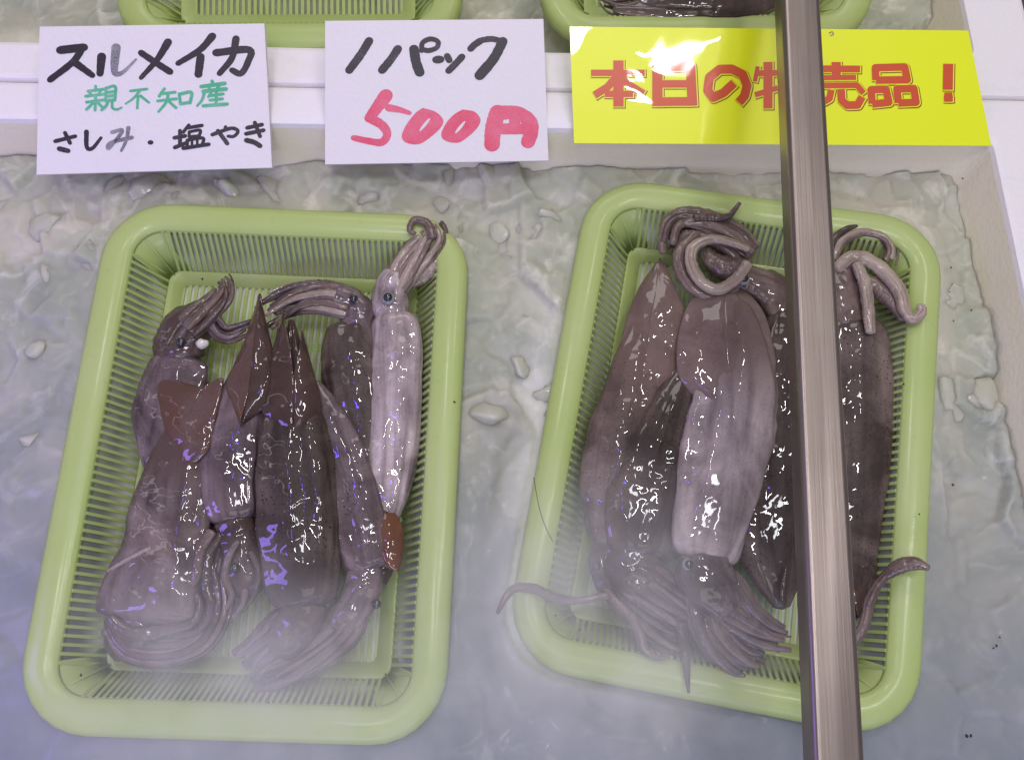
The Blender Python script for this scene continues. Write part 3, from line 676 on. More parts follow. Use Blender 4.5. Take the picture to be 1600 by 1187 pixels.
arm(s, [(345, 835, 7), (326, 868, 8), (322, 915, 8), (330, 950, 7), (310, 985, 6), (270, 992, 5)], SQ['armdk'], (-0.005, -0.010))
arm(s, [(236, 855, 3), (210, 868, 3.5), (185, 882, 3), (168, 892, 2)], SQ['armlt'], (0.008, 0.004), name='tentacle')
# left of centre, tail up
s = squid(372, 680, -0.02, 'narrow squid left of the centre, tail point up against the back arms', GL)
mantle(s, [(366, 812, 36), (360, 760, 42), (368, 695, 44), (380, 635, 38), (392, 580, 27), (400, 530, 15), (405, 492, 7), (406, 462, 3)], SQ['lav_t'], (-0.008, 0.001), seed=5)
fin(s, [(405, 458), (401, 500), (397, 545), (388, 600), (374, 665)], [(405, 458), (387, 512), (370, 560), (350, 604), (374, 665)], SQ['fin'], 0.007, 0.001, 4)
fin(s, [(406, 458), (403, 500), (400, 545), (392, 600), (378, 665)], [(406, 458), (418, 505), (430, 560), (432, 620), (378, 665)], SQ['findk'], 0.007, 0.003, 5)
h = head(s, [(366, 815, 32), (372, 850, 33), (384, 898, 34), (388, 928, 20)], SQ['armdk'], (-0.010, -0.012), seed=5); eye(h, 366, 887, 0.0005, 9, False)
bundle(s, [(370, 830), (350, 850), (336, 880), (330, 930)], (14, 10), 5, [SQ['arm'], SQ['armdk']], (-0.010, -0.013), 9, 0.8, 16, 0.4)
arm(s, [(372, 845, 5), (358, 868, 6), (352, 900, 6), (362, 932, 5), (350, 955, 3)], SQ['arm'], (0.001, -0.010))
arm(s, [(392, 862, 5), (404, 890, 6), (400, 920, 5), (386, 945, 4), (368, 962, 3)], SQ['armdk'], (-0.001, -0.014))
arm(s, [(384, 920, 6), (378, 945, 5), (360, 968, 4), (344, 975, 3)], SQ['arm'], (-0.006, -0.016))
# right of centre, lavender strip, head with eye at the front right
s = squid(545, 780, -0.02, 'lavender squid right of the centre one, dark eye turned to the right wall', GL)
mantle(s, [(574, 888, 32), (566, 845, 39), (552, 785, 41), (536, 715, 38), (518, 665, 31), (503, 625, 18), (494, 596, 5)], SQ['lav'], (-0.008, -0.004), seed=6)
h = head(s, [(572, 885, 27), (566, 920, 30), (548, 955, 30), (525, 980, 26)], SQ['lav'], (-0.010, -0.014), seed=6); eye(h, 588, 943, -0.003, 9, False)
bundle(s, [(552, 950), (525, 990), (480, 1025), (432, 1048), (385, 1055)], (26, 22), 9, [SQ['lav'], SQ['arm']], (-0.014, -0.020), 14, 0.6, 17, 0.5)
fin(s, [(592, 850), (600, 880), (598, 905)], [(612, 852), (620, 880), (604, 915)], SQ['findk'], -0.012, -0.016, 6)
# centre, on top
s = squid(466, 760, -0.015, 'dark centre squid on top of the pile with two pointed fin tips', GL)
mantle(s, [(474, 945, 44), (472, 905, 53), (468, 825, 60), (464, 745, 58), (462, 685, 50), (460, 625, 35), (458, 565, 20), (456, 520, 9), (455, 500, 4)], SQ['dark_t'], (-0.005, 0.003), 0.47, seed=7)
fin(s, [(456, 700), (455, 640), (453, 590), (449, 540), (440, 480)], [(456, 700), (408, 650), (414, 590), (428, 530), (440, 480)], SQ['findk'], 0.012, 0.004, 7)
fin(s, [(460, 700), (462, 640), (464, 595), (468, 555), (474, 514)], [(460, 700), (503, 650), (496, 600), (485, 555), (474, 514)], SQ['findk'], 0.012, 0.004, 8)
h = head(s, [(474, 940, 38), (466, 968, 38), (445, 995, 36), (425, 1010, 28)], SQ['armdk'], (-0.008, -0.012), seed=7)
bundle(s, [(460, 975), (430, 1000), (398, 1025), (375, 1045)], (30, 24), 8, [SQ['armdk'], SQ['arm']], (-0.010, -0.018), 15, 0.5, 18, 0.5)

# ---- right basket
s = squid(980, 650, -0.03, 'squid along the left wall with a tan pointed tail beneath the coiled arms', GR)
mantle(s, [(972, 850, 46), (972, 790, 54), (976, 720, 58), (985, 650, 54), (1000, 580, 44), (1015, 520, 32), (1025, 460, 18), (1030, 410, 5)], SQ['mid_t'], (-0.013, -0.009), seed=11)
fin(s, [(1030, 402), (1023, 460), (1014, 515), (1002, 570), (985, 640)], [(1030, 402), (996, 450), (976, 505), (966, 565), (985, 640)], SQ['fintan'], -0.003, -0.009, 11)
fin(s, [(1031, 402), (1026, 460), (1018, 515), (1008, 570), (990, 640)], [(1031, 402), (1056, 445), (1076, 500), (1076, 560), (990, 640)], SQ['fintan'], -0.003, -0.004, 12)
h = head(s, [(962, 850, 34), (950, 880, 32), (962, 915, 28)], SQ['armdk'], (-0.018, -0.018), seed=11); eye(h, 932, 884, -0.012, 9, False)
bundle(s, [(962, 905), (1000, 950), (1045, 990), (1080, 1015)], (26, 24), 7, [SQ['armdk'], SQ['arm']], (-0.018, -0.022), 13, 0.7, 21, 0.4)
arm(s, [(985, 960, 8), (1000, 990, 8), (1008, 1015, 6), (1030, 1027, 4), (1046, 1025, 3)], SQ['arm'], (-0.014, -0.008))
arm(s, [(1062, 975, 10), (1070, 1010, 9), (1073, 1045, 6), (1076, 1082, 2)], SQ['armdk'], (-0.012, -0.002))
arm(s, [(950, 930, 6), (905, 938, 6), (868, 934, 7), (835, 920, 8), (808, 918, 7), (792, 930, 6), (777, 958, 3)], SQ['arm'], [-0.012, -0.004], name='tentacle', flat=0.7)
s = squid(1010, 740, -0.02, 'dark speckled squid lying between the tan tailed and the big pale one', GR)
mantle(s, [(996, 865, 46), (1002, 800, 53), (1018, 730, 50), (1038, 670, 42), (1055, 622, 30), (1066, 590, 16), (1076, 566, 5)], SQ['dark'], (-0.009, -0.001), 0.46, seed=12)
h = head(s, [(994, 862, 42), (985, 890, 40), (1005, 918, 36)], SQ['armdk'], (-0.012, -0.012), seed=12)
bundle(s, [(990, 895), (1030, 925), (1080, 962), (1125, 1005)], (34, 26), 9, [SQ['armdk'], SQ['lav']], (-0.012, -0.018), 14, 0.6, 22, 0.4)
s = squid(1222, 720, -0.03, 'dark squid mostly behind the steel bar, arms looped at the back', GR)
mantle(s, [(1232, 488, 28), (1230, 540, 38), (1225, 620, 48), (1216, 700, 56), (1207, 780, 58), (1206, 850, 51), (1214, 900, 38), (1222, 948, 12)], SQ['dark'], (-0.009, -0.011), seed=13)
h = head(s, [(1228, 492, 28), (1208, 458, 32), (1175, 440, 28), (1145, 432, 22)], SQ['arm'], (-0.012, -0.006), seed=13); eye(h, 1163, 434, 0.0020, 8)
arm(s, [(1168, 412, 9), (1150, 436, 9), (1122, 452, 10), (1096, 440, 10), (1080, 412, 10), (1084, 386, 9), (1112, 374, 8), (1145, 380, 7), (1170, 390, 5)], SQ['armlt'], (0.006, 0.008))
arm(s, [(1150, 448, 9), (1118, 464, 10), (1082, 450, 10), (1062, 418, 10), (1064, 388, 9), (1088, 366, 8)], SQ['arm'], (0.000, 0.002))
arm(s, [(1165, 420, 16), (1135, 420, 20), (1112, 408, 16), (1102, 392, 9)], SQ['arm'], (0.000, 0.000))
bundle(s, [(1170, 400), (1140, 372), (1095, 352), (1060, 352), (1048, 380), (1044, 402)], (20, 14), 7, [SQ['arm'], SQ['armdk']], (-0.002, -0.002), 15, 0.5, 23, 0.5)
arm(s, [(1085, 340, 8), (1115, 340, 7), (1138, 338, 5), (1148, 328, 4), (1156, 317, 3)], SQ['armdk'], (0.004, 0.008))
arm(s, [(1222, 938, 6), (1224, 915, 5), (1228, 890, 3), (1229, 884, 1.5)], SQ['findk'], (0.000, 0.003), name='tentacle')
s = squid(1338, 720, -0.03, 'densely speckled squid to the right of the steel bar, arms over the back corner', GR)
mantle(s, [(1332, 502, 44), (1338, 560, 50), (1341, 640, 52), (1338, 720, 53), (1331, 800, 49), (1326, 880, 40), (1329, 930, 26), (1336, 965, 8)], SQ['mid'], (-0.006, -0.010), seed=14)
fin(s, [(1345, 850), (1338, 910), (1340, 962)], [(1378, 850), (1370, 910), (1350, 968)], SQ['fin'], -0.004, -0.010, 14)
fin(s, [(1310, 850), (1318, 910), (1332, 962)], [(1280, 850), (1296, 910), (1322, 966)], SQ['fin'], -0.004, -0.010, 15)
h = head(s, [(1332, 505, 36), (1320, 470, 36), (1318, 438, 32), (1325, 415, 24)], SQ['arm'], (-0.006, -0.002), seed=14)
arm(s, [(1306, 420, 10), (1332, 402, 12), (1362, 410, 12), (1392, 436, 12), (1408, 462, 11), (1414, 486, 10), (1426, 499, 9), (1440, 488, 8), (1438, 476, 6)], SQ['armlt'], (0.004, 0.016))
arm(s, [(1312, 440, 13), (1350, 440, 15), (1384, 462, 14), (1404, 486, 10), (1410, 500, 6)], SQ['arm'], (-0.002, 0.008))
bundle(s, [(1296, 402), (1312, 372), (1345, 358), (1378, 368), (1390, 390), (1382, 412)], (10, 7), 4, [SQ['arm'], SQ['armlt'], SQ['armdk']], (0.004, 0.008), 8, 0.9, 24, 0.6)
arm(s, [(1338, 412, 9), (1350, 440, 10), (1356, 478, 10), (1360, 520, 8)], SQ['armlt'], (0.008, 0.006), name='tentacle')
s = squid(1130, 700, -0.015, 'big pale squid on top in the middle, pink fin up and arms spread forward', GR)
mantle(s, [(1100, 875, 48), (1109, 825, 58), (1126, 745, 66), (1139, 672, 66), (1148, 605, 60), (1146, 545, 52), (1137, 492, 42), (1130, 462, 22)], SQ['pale_t'], (-0.004, -0.001), 0.42, seed=15)
fin(s, [(1130, 440), (1132, 490), (1136, 545), (1138, 600), (1136, 660)], [(1130, 440), (1082, 462), (1058, 525), (1064, 600), (1136, 660)], SQ['finpk'], 0.0085, 0.001, 16)
fin(s, [(1132, 440), (1135, 490), (1140, 545), (1142, 600), (1140, 660)], [(1132, 440), (1184, 468), (1208, 530), (1210, 600), (1140, 660)], SQ['finpk'], 0.0085, 0.000, 17)
h = head(s, [(1100, 872, 44), (1102, 898, 44), (1122, 930, 40), (1140, 955, 34)], SQ['lav'], (-0.004, -0.004), seed=15); eye(h, 1077, 881, 0.006, 8)
bundle(s, [(1122, 915), (1155, 955), (1198, 988), (1246, 1010)], (32, 12), 8, [SQ['lav'], SQ['arm']], (-0.004, -0.008), 15, 0.7, 25, 0.35)
bundle(s, [(1110, 925), (1122, 985), (1160, 1030), (1200, 1052)], (34, 26), 7, [SQ['arm'], SQ['lav']], (-0.010, -0.016), 16, 0.5, 26, 0.4)
arm(s, [(1300, 1010, 8), (1330, 1002, 9), (1350, 975, 9), (1360, 935, 9), (1378, 905, 7), (1402, 886, 11), (1428, 880, 11), (1452, 887, 5)], SQ['arm'], [-0.010, 0.022], name='tentacle', flat=0.7)
# ---- rear basket
s = squid(1100, 10, 0.02, 'dark squid lying across the rear basket at the top edge of the photo', 'squid in the rear basket')
mantle(s, [(990, -6, 20), (1030, -4, 34), (1090, -6, 40), (1150, -4, 38), (1200, -10, 26), (1240, -14, 8)], SQ['dark'], (0.022, 0.022), seed=21)
bundle(s, [(1010, 0), (975, 6), (950, 2), (930, -8)], (16, 10), 5, [SQ['armdk']], (0.020, 0.020), 9, 0.6, 31, 0.3)

s = squid(1080, 20, 0.02, 'pale brown squid tucked in front of the dark one in the rear basket', 'squid in the rear basket')
mantle(s, [(960, 14, 10), (1000, 16, 16), (1060, 17, 18), (1130, 17, 17), (1185, 14, 12), (1215, 10, 5)], SQ['mid'], (0.022, 0.022), seed=22)
# ------------------------------------------------------------------ signs
def card_plane(bl, br, ang):
    ex = (br - bl).normalized(); back = Vector((0, 0, 1)).cross(ex).normalized(); a = math.radians(ang)
    up = Vector((0, 0, 1)) * math.cos(a) + back * math.sin(a)
    n = ex.cross(up).normalized()
    if n.dot(CAM_C - bl) < 0: n = -n
    return bl, n, ex, up
def on_plane(px, py, pl, lift=0.0):
    o, n = pl[0] + pl[1] * lift, pl[1]; d = ray(px, py); return CAM_C + d * ((o - CAM_C).dot(n) / d.dot(n))
def slab(name, corners, pl, thick, mat, root, wave=0.0, nu=2, nv=2, round_px=0):
    V, Fc = [], []
    TL, TR, BR, BL_ = [Vector(c) for c in corners]
    for side in (0, 1):
        for j in range(nv):
            for i in range(nu):
                u, v = i / (nu - 1), j / (nv - 1)
                p = (TL * (1 - u) + TR * u) * (1 - v) + (BL_ * (1 - u) + BR * u) * v
                w = wave * (mnoise.noise(Vector((u * 7, v * 2.6, 1.3))) + 0.35 * mnoise.noise(Vector((u * 17, v * 6, 5.3)))) if wave else 0
                V.append(p + pl[1] * (w - side * thick))
    id_ = lambda s, i, j: s * nu * nv + j * nu + i
    for s_ in (0, 1):
        for j in range(nv - 1):
            for i in range(nu - 1): Fc.append((id_(s_, i, j), id_(s_, i + 1, j), id_(s_, i + 1, j + 1), id_(s_, i, j + 1)))
    for j in (0, nv - 1):
        for i in range(nu - 1): Fc.append((id_(0, i, j), id_(0, i + 1, j), id_(1, i + 1, j), id_(1, i, j)))
    for i in (0, nu - 1):
        for j in range(nv - 1): Fc.append((id_(0, i, j), id_(0, i, j + 1), id_(1, i, j + 1), id_(1, i, j)))
    o = mesh_obj(name, V, Fc, mat, None, wave > 0); fix_normals(o); adopt(o, root)
    return o
class Pen:
    """strokes given in crop pixels, laid as thin ink on a card"""
    def __init__(self, pl, sc, ox, oy, base=0.00012, wavef=None): self.pl, self.sc, self.ox, self.oy, self.l, self.V, self.F = pl, sc, ox, oy, base, [], []
    def pt(self, x, y):
        return on_plane(self.ox + x / self.sc, self.oy + y / self.sc, self.pl, self.l)
    def poly(self, ring):
        b = len(self.V); self.V += [self.pt(x, y) for x, y in ring]; self.F.append(tuple(range(b, b + len(ring)))); self.l += 0.000004
    def stroke(self, pts, w, smooth=True, w2=None, cap=True, dx=0, dy=0, grow=0, jit=0.05):
        p = crom(pts, 4 * len(pts) + 4) if smooth else np.array(pts, float)
        p = p + np.array([dx, dy]); n = len(p)
        T = np.gradient(p, axis=0); T /= np.linalg.norm(T, axis=1)[:, None] + 1e-9
        if grow and not smooth:
            p[0] -= T[0] * grow / 2; p[-1] += T[-1] * grow / 2
        rs = random.Random(int(p[0, 0] * 13 + p[0, 1]))
        if smooth:
            N = np.column_stack([-T[:, 1], T[:, 0]]); L, Rr = [], []
            for i in range(n):
                hw = ((w + ((w2 or w) - w) * i / (n - 1)) + grow) / 2 * (1 + rs.uniform(-jit, jit))
                L.append(p[i] + N[i] * hw); Rr.append(p[i] - N[i] * hw)
            b = len(self.V); self.V += [self.pt(*q) for q in L] + [self.pt(*q) for q in Rr]
            for i in range(n - 1): self.F.append((b + i, b + i + 1, b + n + i + 1, b + n + i))
            self.l += 0.000004
            if cap:
                for q, hw in ((p[0], w), (p[-1], w2 or w)):
                    hw = (hw + grow) / 2
                    self.poly([(q[0] + hw * math.cos(a), q[1] + hw * 0.92 * math.sin(a)) for a in [math.tau * k / 14 for k in range(14)]])
        else:
            for i in range(n - 1):
                d = p[i + 1] - p[i]; d = d / (np.linalg.norm(d) + 1e-9); nn = np.array([-d[1], d[0]]) * (w + grow) / 2
                self.poly([tuple(p[i] + nn), tuple(p[i + 1] + nn), tuple(p[i + 1] - nn), tuple(p[i] - nn)])
            for i in range(1, n - 1):
                hw = (w + grow) / 2; self.poly([(p[i][0] + hw * math.cos(a), p[i][1] + hw * math.sin(a)) for a in [math.tau * k / 12 for k in range(12)]])
    def ring(self, outer, slit, w):
        n = 40; o = crom(list(outer) + [outer[0]], n + 1)[:-1]; c = o.mean(0); (x0, y0), (x1, y1) = slit
        d = np.array([x1 - x0, y1 - y0], float); L = np.linalg.norm(d); d /= L; nn = np.array([-d[1], d[0]]); m = np.array([(x0 + x1) / 2, (y0 + y1) / 2]); b = len(self.V)
        inner = []
        for q in o:
            v = q - m; t = math.atan2(v @ nn, v @ d); inner.append(m + d * math.cos(t) * L / 2 + nn * math.sin(t) * w / 2)
        self.V += [self.pt(*q) for q in o] + [self.pt(*q) for q in inner]
        for i in range(n): self.F.append((b + i, b + (i + 1) % n, b + n + (i + 1) % n, b + n + i))
    def build(self, name, mat, root):
        o = mesh_obj(name, self.V, self.F, mat); 
        bm = bmesh.new(); bm.from_mesh(o.data)
        for f in bm.faces:
            f.normal_update()
            if f.normal.dot(self.pl[1]) < 0: f.normal_flip()
        bm.to_mesh(o.data); bm.free(); adopt(o, root); self.V, self.F = [], []
        return o
ANG = 63
def sign(corners, zb, label, thick, mat, ang=ANG, wave=0.0, nu=2, nv=2):
    bl, br = P(*corners[3], zb), P(*corners[2], zb); pl = card_plane(bl, br, ang)
    root = empty('price_sign', (bl + br) / 2, label, 'sign')
    slab('card', [on_plane(*c, pl) for c in corners], pl, thick, mat, root, wave, nu, nv)
    return root, pl
def write(root, pl, sc, ox, oy, mat, strokes, base=0.00012):
    bold = {M_RED: 1.22, M_BLACK: 1.14, M_GREY: 1.1}.get(mat, 1.0)
    p = Pen(pl, sc, ox, oy, base)
    for s_ in strokes: p.stroke(s_[0], s_[1] * bold, True, s_[2] * bold if len(s_) > 2 else None)
    return p.build('lettering', mat, root)
root, pl = sign([(62, 42), (413, 37), (425, 262), (57, 273)], 0.010, 'white foam sign handwritten with squid name in black and place in green', 0.0045, M_CARD, nu=6, nv=6)
for ch in ([([(300, 252), (420, 238)], 36), ([(412, 240), (365, 310), (250, 400)], 34, 28), ([(372, 312), (462, 378)], 34, 26)],      # su
           [([(840, 212), (785, 300), (705, 390)], 36, 20), ([(705, 265), (775, 312), (850, 360)], 28, 30)],                             # me
           [([(1062, 182), (1000, 250), (890, 318)], 34, 24), ([(1003, 285), (992, 372)], 36)],                                          # i
           [([(1080, 265), (1245, 250), (1240, 310), (1205, 368), (1160, 352)], 34, 26), ([(1180, 195), (1160, 290), (1098, 368)], 32, 26)]):   # ka
    write(root, pl, 3.2, 0, 0, M_BLACK, ch)
write(root, pl, 3.2, 0, 0, M_BLACK, [([(508, 285), (500, 368)], 40, 32)])
write(root, pl, 3.2, 0, 0, M_GREY, [([(580, 240), (572, 330), (578, 368), (615, 362), (680, 298)], 44, 10)], 0.00016)                   # ru
g = 15
for ch in ([([(440, 457), (520, 447)], g), ([(428, 482), (522, 472)], g), ([(478, 432), (478, 455)], g), ([(448, 462), (456, 478)], g), ([(502, 455), (494, 472)], g), ([(432, 512), (522, 500)], g),
            ([(478, 482), (475, 552)], g), ([(470, 512), (432, 548)], g), ([(486, 512), (510, 535)], g), ([(530, 440), (528, 505)], g), ([(530, 442), (576, 434), (574, 500)], g), ([(532, 464), (572, 458)], g), ([(532, 484), (572, 478)], g), ([(528, 506), (574, 500)], g),
            ([(540, 506), (530, 530), (508, 550)], g), ([(560, 505), (562, 540), (585, 548), (608, 538)], g, 9)],
           [([(652, 456), (735, 446)], 14), ([(702, 450), (670, 490), (628, 520)], 15, 10), ([(690, 482), (686, 542)], 14), ([(702, 480), (745, 514)], 15, 12)],
           [([(822, 445), (796, 482)], 16), ([(806, 470), (876, 462)], 15), ([(788, 506), (882, 495)], 15), ([(840, 470), (832, 510), (792, 560)], 18, 12), ([(842, 506), (880, 540)], 15), ([(896, 470), (902, 520)], 16), ([(896, 472), (956, 463), (950, 515)], 17), ([(902, 520), (950, 513)], 16)],
           [([(1060, 407), (1066, 425)], 18), ([(1006, 434), (1124, 418)], 20), ([(1042, 434), (1050, 450)], 16), ([(1096, 428), (1082, 448)], 16), ([(1016, 458), (1130, 446)], 20), ([(1024, 456), (1010, 500), (986, 530)], 18, 12), ([(1056, 464), (1042, 485)], 14), ([(1046, 480), (1116, 471)], 15), ([(1050, 502), (1112, 495)], 15), ([(1082, 462), (1080, 525)], 16), ([(1016, 530), (1136, 521)], 17)]):
    write(root, pl, 3.2, 0, 0, M_GREEN, ch)
k_ = 18
for ch, mt in (([([(276, 707), (376, 682)], k_), ([(325, 665), (350, 716)], k_), ([(296, 744), (340, 755)], 22)], M_BLACK),
               ([([(432, 660), (434, 735), (462, 742), (505, 690)], 22, 14)], M_BLACK),
               ([([(560, 662), (612, 655), (545, 742), (552, 715), (660, 688)], 18), ([(642, 640), (632, 700), (606, 755)], 20, 12)], M_GREY),
               ([([(749, 713), (756, 713)], 20)], M_BLACK),
               ([([(872, 690), (926, 680)], k_), ([(900, 655), (900, 718)], k_), ([(874, 738), (930, 716)], k_), ([(944, 626), (916, 662)], 15), ([(938, 640), (1010, 628)], 16), ([(946, 660), (946, 685)], 14), ([(946, 660), (1000, 652), (996, 680)], 14), ([(946, 685), (996, 680)], 14),
                 ([(936, 702), (936, 738)], 15), ([(936, 702), (1014, 691), (1010, 728)], 15), ([(960, 700), (960, 732)], 12), ([(986, 696), (986, 730)], 12), ([(916, 742), (1044, 722)], 17)], M_BLACK),
               ([([(1062, 674), (1110, 656), (1160, 642), (1190, 656), (1170, 682), (1140, 682)], 18, 14), ([(1128, 634), (1122, 652)], 14), ([(1090, 655), (1136, 718)], 19)], M_BLACK),
               ([([(1236, 640), (1310, 624)], k_), ([(1230, 670), (1318, 652)], k_), ([(1274, 614), (1300, 682)], k_), ([(1232, 702), (1270, 712), (1300, 730)], 22)], M_BLACK)):
    write(root, pl, 3.2, 0, 0, mt, ch)

root, pl = sign([(508, 33), (849, 30), (857, 251), (508, 257)], 0.010, 'white foam price sign with 500 yen in red marker', 0.0045, M_CARD, nu=6, nv=6)
C6 = (3.2, 440, 0)
for ch in ([([(438, 205), (395, 275), (338, 352)], 36)],
           [([(582, 245), (545, 300), (502, 352)], 36), ([(662, 248), (672, 310), (690, 362)], 44), ([(700, 255), (705, 215), (745, 196), (782, 210), (775, 240), (735, 254), (705, 248)], 22)],
           [([(772, 300), (795, 298)], 34), ([(828, 282), (838, 302)], 30), ([(902, 285), (870, 320), (835, 355)], 30)],
           [([(995, 205), (965, 225), (945, 245)], 30), ([(995, 203), (1050, 196), (1105, 208)], 26), ([(1106, 208), (1060, 295), (990, 378)], 42, 46)]):
    write(root, pl, *C6, M_BLACK, ch)
for ch in ([([(522, 478), (480, 535), (438, 592)], 56, 40), ([(535, 540), (590, 550), (640, 566)], 32, 18), ([(438, 590), (500, 625), (528, 670), (500, 712), (430, 705), (360, 690)], 40, 24)],
           [([(1080, 562), (1058, 640), (1052, 722)], 66), ([(1085, 565), (1170, 566), (1235, 600), (1250, 650), (1232, 710)], 58), ([(1165, 580), (1165, 645)], 46), ([(1075, 645), (1235, 645)], 44)]):
    write(root, pl, *C6, M_RED, ch)

for outer, slit in (([(705, 540), (770, 560), (808, 600), (795, 640), (740, 690), (685, 722), (625, 715), (600, 685), (620, 630), (665, 570)], ((742, 592), (690, 656))),
                    ([(905, 548), (965, 560), (995, 600), (975, 645), (925, 690), (880, 715), (820, 705), (798, 675), (820, 620), (860, 575)], ((918, 606), (868, 668)))):
    p = Pen(pl, *C6); p.ring(outer, slit, 15); p.build('lettering', M_RED, root)

root, pl = sign([(890, 42), (1513, 48), (1549, 228), (897, 224)], 0.0195, 'yellow laminated sale sign with bold orange characters and exclamation mark', 0.0007, M_YELLOW, 66, 0.0, 30, 12)
C7, C8 = (3.9575, 840, 0), (3.9575, 1200, 0)
SALE = [(C7, [([(330, 452), (662, 452)], 40), ([(500, 375), (500, 660)], 64), ([(492, 470), (432, 540), (352, 590)], 48), ([(510, 470), (570, 530), (655, 582)], 48), ([(415, 582), (590, 582)], 40)]),
        (C7, [([(741, 386), (741, 658)], 64), ([(710, 412), (945, 410), (958, 655)], 60), ([(745, 520), (935, 520)], 46), ([(745, 630), (950, 628)], 54)]),
        (C7, [([(1215, 515), (1150, 575), (1085, 605), (1052, 560), (1062, 480), (1125, 430), (1200, 428), (1268, 462), (1296, 530), (1280, 595), (1245, 635)], 56)]),
        (C7, [([(1362, 412), (1344, 505)], 26), ([(1355, 455), (1485, 452)], 38), ([(1425, 385), (1425, 672)], 56), ([(1345, 588), (1485, 545)], 34), ([(1500, 432), (1660, 432)], 34), ([(1580, 385), (1580, 490)], 42), ([(1490, 492), (1680, 492)], 34), ([(1490, 560), (1680, 560)], 34), ([(1630, 510), (1630, 655), (1575, 655)], 42), ([(1530, 590), (1562, 628)], 34)]),
        (C8, [([(270, 426), (570, 428)], 42), ([(422, 385), (422, 490)], 56), ([(300, 482), (545, 480)], 32), ([(285, 590), (292, 530), (550, 528), (592, 578)], 36), ([(392, 556), (380, 610), (300, 655)], 42), ([(452, 552), (455, 620), (490, 652), (555, 650), (582, 600)], 48)]),
        (C8, [([(668, 497), (664, 420), (845, 415), (862, 494), (668, 497)], 46), ([(645, 642), (638, 556), (730, 553), (748, 634), (645, 644)], 46), ([(806, 638), (798, 551), (902, 549), (916, 634), (806, 638)], 46)]),
        (C8, [([(1115, 396), (1112, 556)], 62), ([(1090, 600), (1116, 602), (1142, 600)], 58)])]
for cc, strokes in SALE:
    for nm, mt, base, gr, sh in (('lettering_shadow', M_DKRED, 0.00010, 14, 6), ('lettering_outline', M_YELLOW, 0.00030, 10, 2), ('lettering', M_ORANGE, 0.00050, 0, 0)):
        p = Pen(pl, *cc, base)
        for pts, w in strokes: p.stroke(pts, w, False, None, False, sh, sh, gr)
        p.build(nm, mt, root)
p = Pen(pl, 1, 0, 0, 0.0002); p.stroke([(1296, 52), (1300, 50), (1302, 54), (1298, 56)], 2); p.build('staple_mark', M_STEEL, root)

# ------------------------------------------------------------------ steel bar
BZ = 0.12
def bar_edge(a, b): return P(a[0], a[1], BZ), P(b[0], b[1], BZ)
l0, l1 = bar_edge((1222, 0), (1274, 1187)); r0, r1 = bar_edge((1284, 0), (1352, 1187))
d = ((l1 - l0).normalized() + (r1 - r0).normalized()).normalized(); s_ = Vector((0, 0, 1)).cross(d).normalized()
wid = abs((r0 - l0).dot(s_)); wid = (wid + abs((r1 - l1).dot(s_))) / 2; hgt = 0.017
mid0, mid1 = (l0 + r0) / 2 - d * 0.60, (l1 + r1) / 2 + d * 0.50
rad = 0.0032; prof = []
for cx, cy, a in ((wid / 2 - rad, -rad, 0), (-wid / 2 + rad, -rad, 90), (-wid / 2 + rad, -hgt + rad, 180), (wid / 2 - rad, -hgt + rad, 270)):
    for k in range(13):
        an = math.radians(a + 90 * k / 12); prof.append((cx + rad * math.cos(an), cy + rad * math.sin(an)))
length = (mid1 - mid0).length; V, Fc = [], []
NS = 12
for i in range(NS + 1):
    for x, z in prof: V.append((x, -length / 2 + length * i / NS, z))
n = len(prof)
for i in range(NS):
    for k in range(n): Fc.append((i * n + k, i * n + (k + 1) % n, (i + 1) * n + (k + 1) % n, (i + 1) * n + k))
Fc.append(tuple(range(n))); Fc.append(tuple(NS * n + k for k in range(n)))
bar = mesh_obj('steel_bar', V, Fc, M_STEEL, None, True); fix_normals(bar)
bar.data.polygons.foreach_set('use_smooth', [False] * len(bar.data.polygons))
for p_ in bar.data.polygons:
    if len(p_.vertices) > 4: p_.use_smooth = False
bar.matrix_world = Matrix.Translation((mid0 + mid1) / 2) @ Matrix((-s_, d, (-s_).cross(d))).transposed().to_4x4()
if (-s_).cross(d).z < 0: bar.matrix_world = Matrix.Translation((mid0 + mid1) / 2) @ Matrix((s_, d, s_.cross(d))).transposed().to_4x4()
tag(bar, 'brushed stainless steel bar running over the right basket and yellow sign', 'metal bar')

# ------------------------------------------------------------------ small things
M_DIRT = mat_plain('dirt', (0.03, 0.024, 0.02), 0.6)
V, Fc = [], []
rd = random.Random(3)
def speck(px, py, z, r):
    q = P(px, py, z); b = len(V); k = 6
    for i in range(k): a = math.tau * i / k; V.append(q + Vector((math.cos(a) * r * rd.uniform(0.5, 1.3), math.sin(a) * r * rd.uniform(0.5, 1.3), 0)))
    V.append(q + Vector((0, 0, r * 0.6)))
    for i in range(k): Fc.append((b + i, b + (i + 1) % k, b + k))
for px, py, z, r in ((126, 1054, 0.0006, 0.0012), (710, 628, 0.0006, 0.0008), (1412, 600, 0.0105, 0.0008), (152, 517, 0.0006, 0.0014), (1486, 418, -0.009, 0.0007), (1484, 456, -0.009, 0.0006), (1518, 484, -0.009, 0.0008), (1490, 501, -0.009, 0.0007),
                     (1504, 279, -0.002, 0.0007), (420, 1097, 0.0006, 0.0009), (1557, 1008, -0.011, 0.0009), (1562, 995, -0.011, 0.0007), (1552, 1012, -0.011, 0.0007), (1510, 1149, -0.011, 0.0012), (1517, 1149, -0.011, 0.0012), (1489, 757, -0.011, 0.0009),
                     (868, 961, -0.009, 0.0008), (1436, 803, 0.011, 0.0006), (316, 436, -0.018, 0.0010), (215, 452, -0.012, 0.0010)): speck(px, py, z, r)
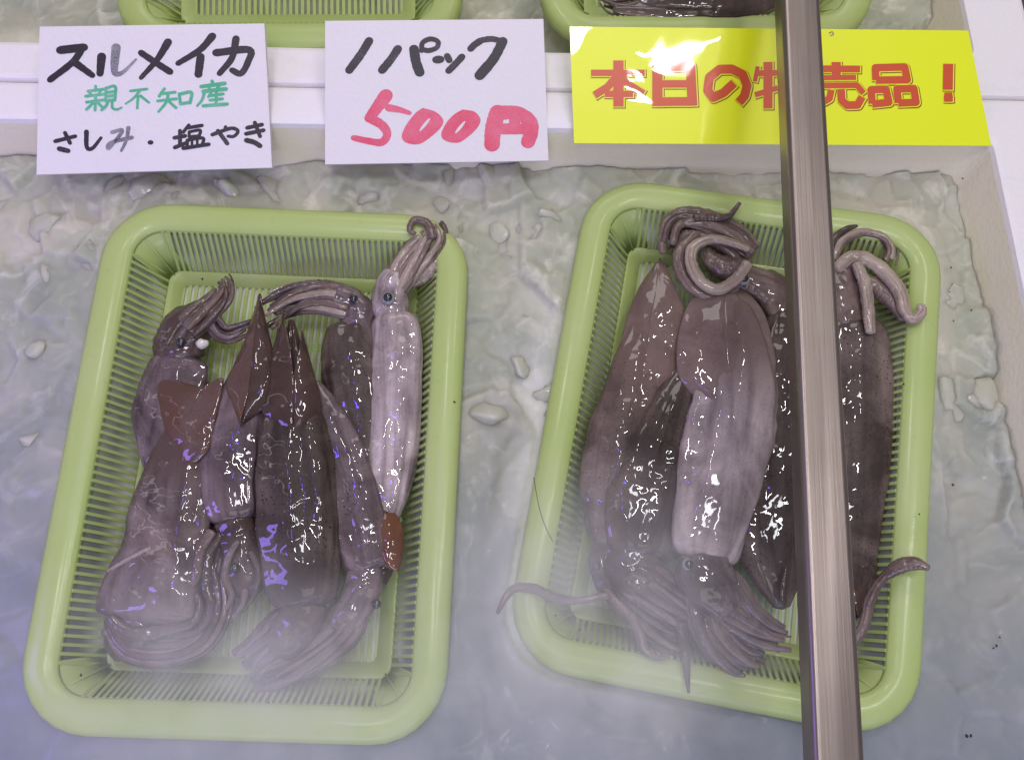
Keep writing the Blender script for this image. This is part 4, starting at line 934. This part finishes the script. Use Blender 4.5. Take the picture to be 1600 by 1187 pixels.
o = mesh_obj('dirt_specks', V, Fc, M_DIRT); tag(o, 'tiny dark dirt specks scattered over tray rims and ice', 'dirt', None, 'stuff')
hair = tube('hair_strand', [P(834, 746, 0.001), P(842, 790, 0.002), (P(852, 822, 0.001)), P(864, 846, -0.004)], [0.00022] * 4, M_DIRT, None, seg=5, rings=20)
tag(hair, 'thin dark hair stuck on the left rim of the barred basket', 'hair')

# ------------------------------------------------------------------ haze volumes standing in for fogged glass over the near tray ends
def fog_standin(name, blobs, label):
    bm = bmesh.new()
    for (px, py, z, rx, ry, rz, rot) in blobs:
        v = bmesh.ops.create_icosphere(bm, subdivisions=3, radius=1.0)['verts']
        q = P(px, py, z)
        bmesh.ops.transform(bm, matrix=Matrix.Translation(q) @ Matrix.Rotation(rot, 4, 'Z') @ Matrix.Diagonal((rx, ry, rz, 1)), verts=v)
    me = bpy.data.meshes.new(name); bm.to_mesh(me); bm.free()
    m = bpy.data.materials.new(name); m.use_nodes = True; nt = m.node_tree; nt.nodes.remove(nt.nodes['Principled BSDF'])
    pv = nd(nt, 'ShaderNodeVolumePrincipled'); pv.inputs['Color'].default_value = (1.0, 1.0, 1.0, 1); pv.inputs['Anisotropy'].default_value = -0.35
    tc = nd(nt, 'ShaderNodeTexCoord'); mp = nd(nt, 'ShaderNodeMapping'); mp.inputs['Location'].default_value = (-0.5, -0.5, -0.5); nt.links.new(tc.outputs['Generated'], mp.inputs[0])
    ln = nd(nt, 'ShaderNodeVectorMath', operation='LENGTH'); nt.links.new(mp.outputs[0], ln.inputs[0])
    r = ramp(nt, ln.outputs['Value'], [(0.12, (1, 1, 1)), (0.49, (0, 0, 0))]); r.color_ramp.interpolation = 'EASE'
    n = noise_tex(nt, 22, 3, 0.6); rn = ramp(nt, n.outputs[0], [(0.34, (0.30, 0.30, 0.30)), (0.68, (1, 1, 1))])
    a = nd(nt, 'ShaderNodeMath', operation='MULTIPLY'); nt.links.new(r.outputs[0], a.inputs[0]); nt.links.new(rn.outputs[0], a.inputs[1])
    b = nd(nt, 'ShaderNodeMath', operation='MULTIPLY'); nt.links.new(a.outputs[0], b.inputs[0]); b.inputs[1].default_value = 20.0
    nt.links.new(b.outputs[0], pv.inputs['Density']); nt.links.new(pv.outputs[0], nt.nodes['Material Output'].inputs['Volume'])
    me.materials.append(m); o = bpy.data.objects.new(name, me); COL.objects.link(o)
    return tag(o, label, 'fog_standin', None, 'stuff')
fog_standin('fog_standin', [(400, 1085, 0.030, 0.170, 0.095, 0.024, 0.07)], 'thin haze standing in for fogged glass over the near end of the left tray')
fog_standin('fog_standin', [(930, 985, 0.034, 0.135, 0.120, 0.024, -0.15)], 'thin haze standing in for fogged glass over the near end of the right tray')
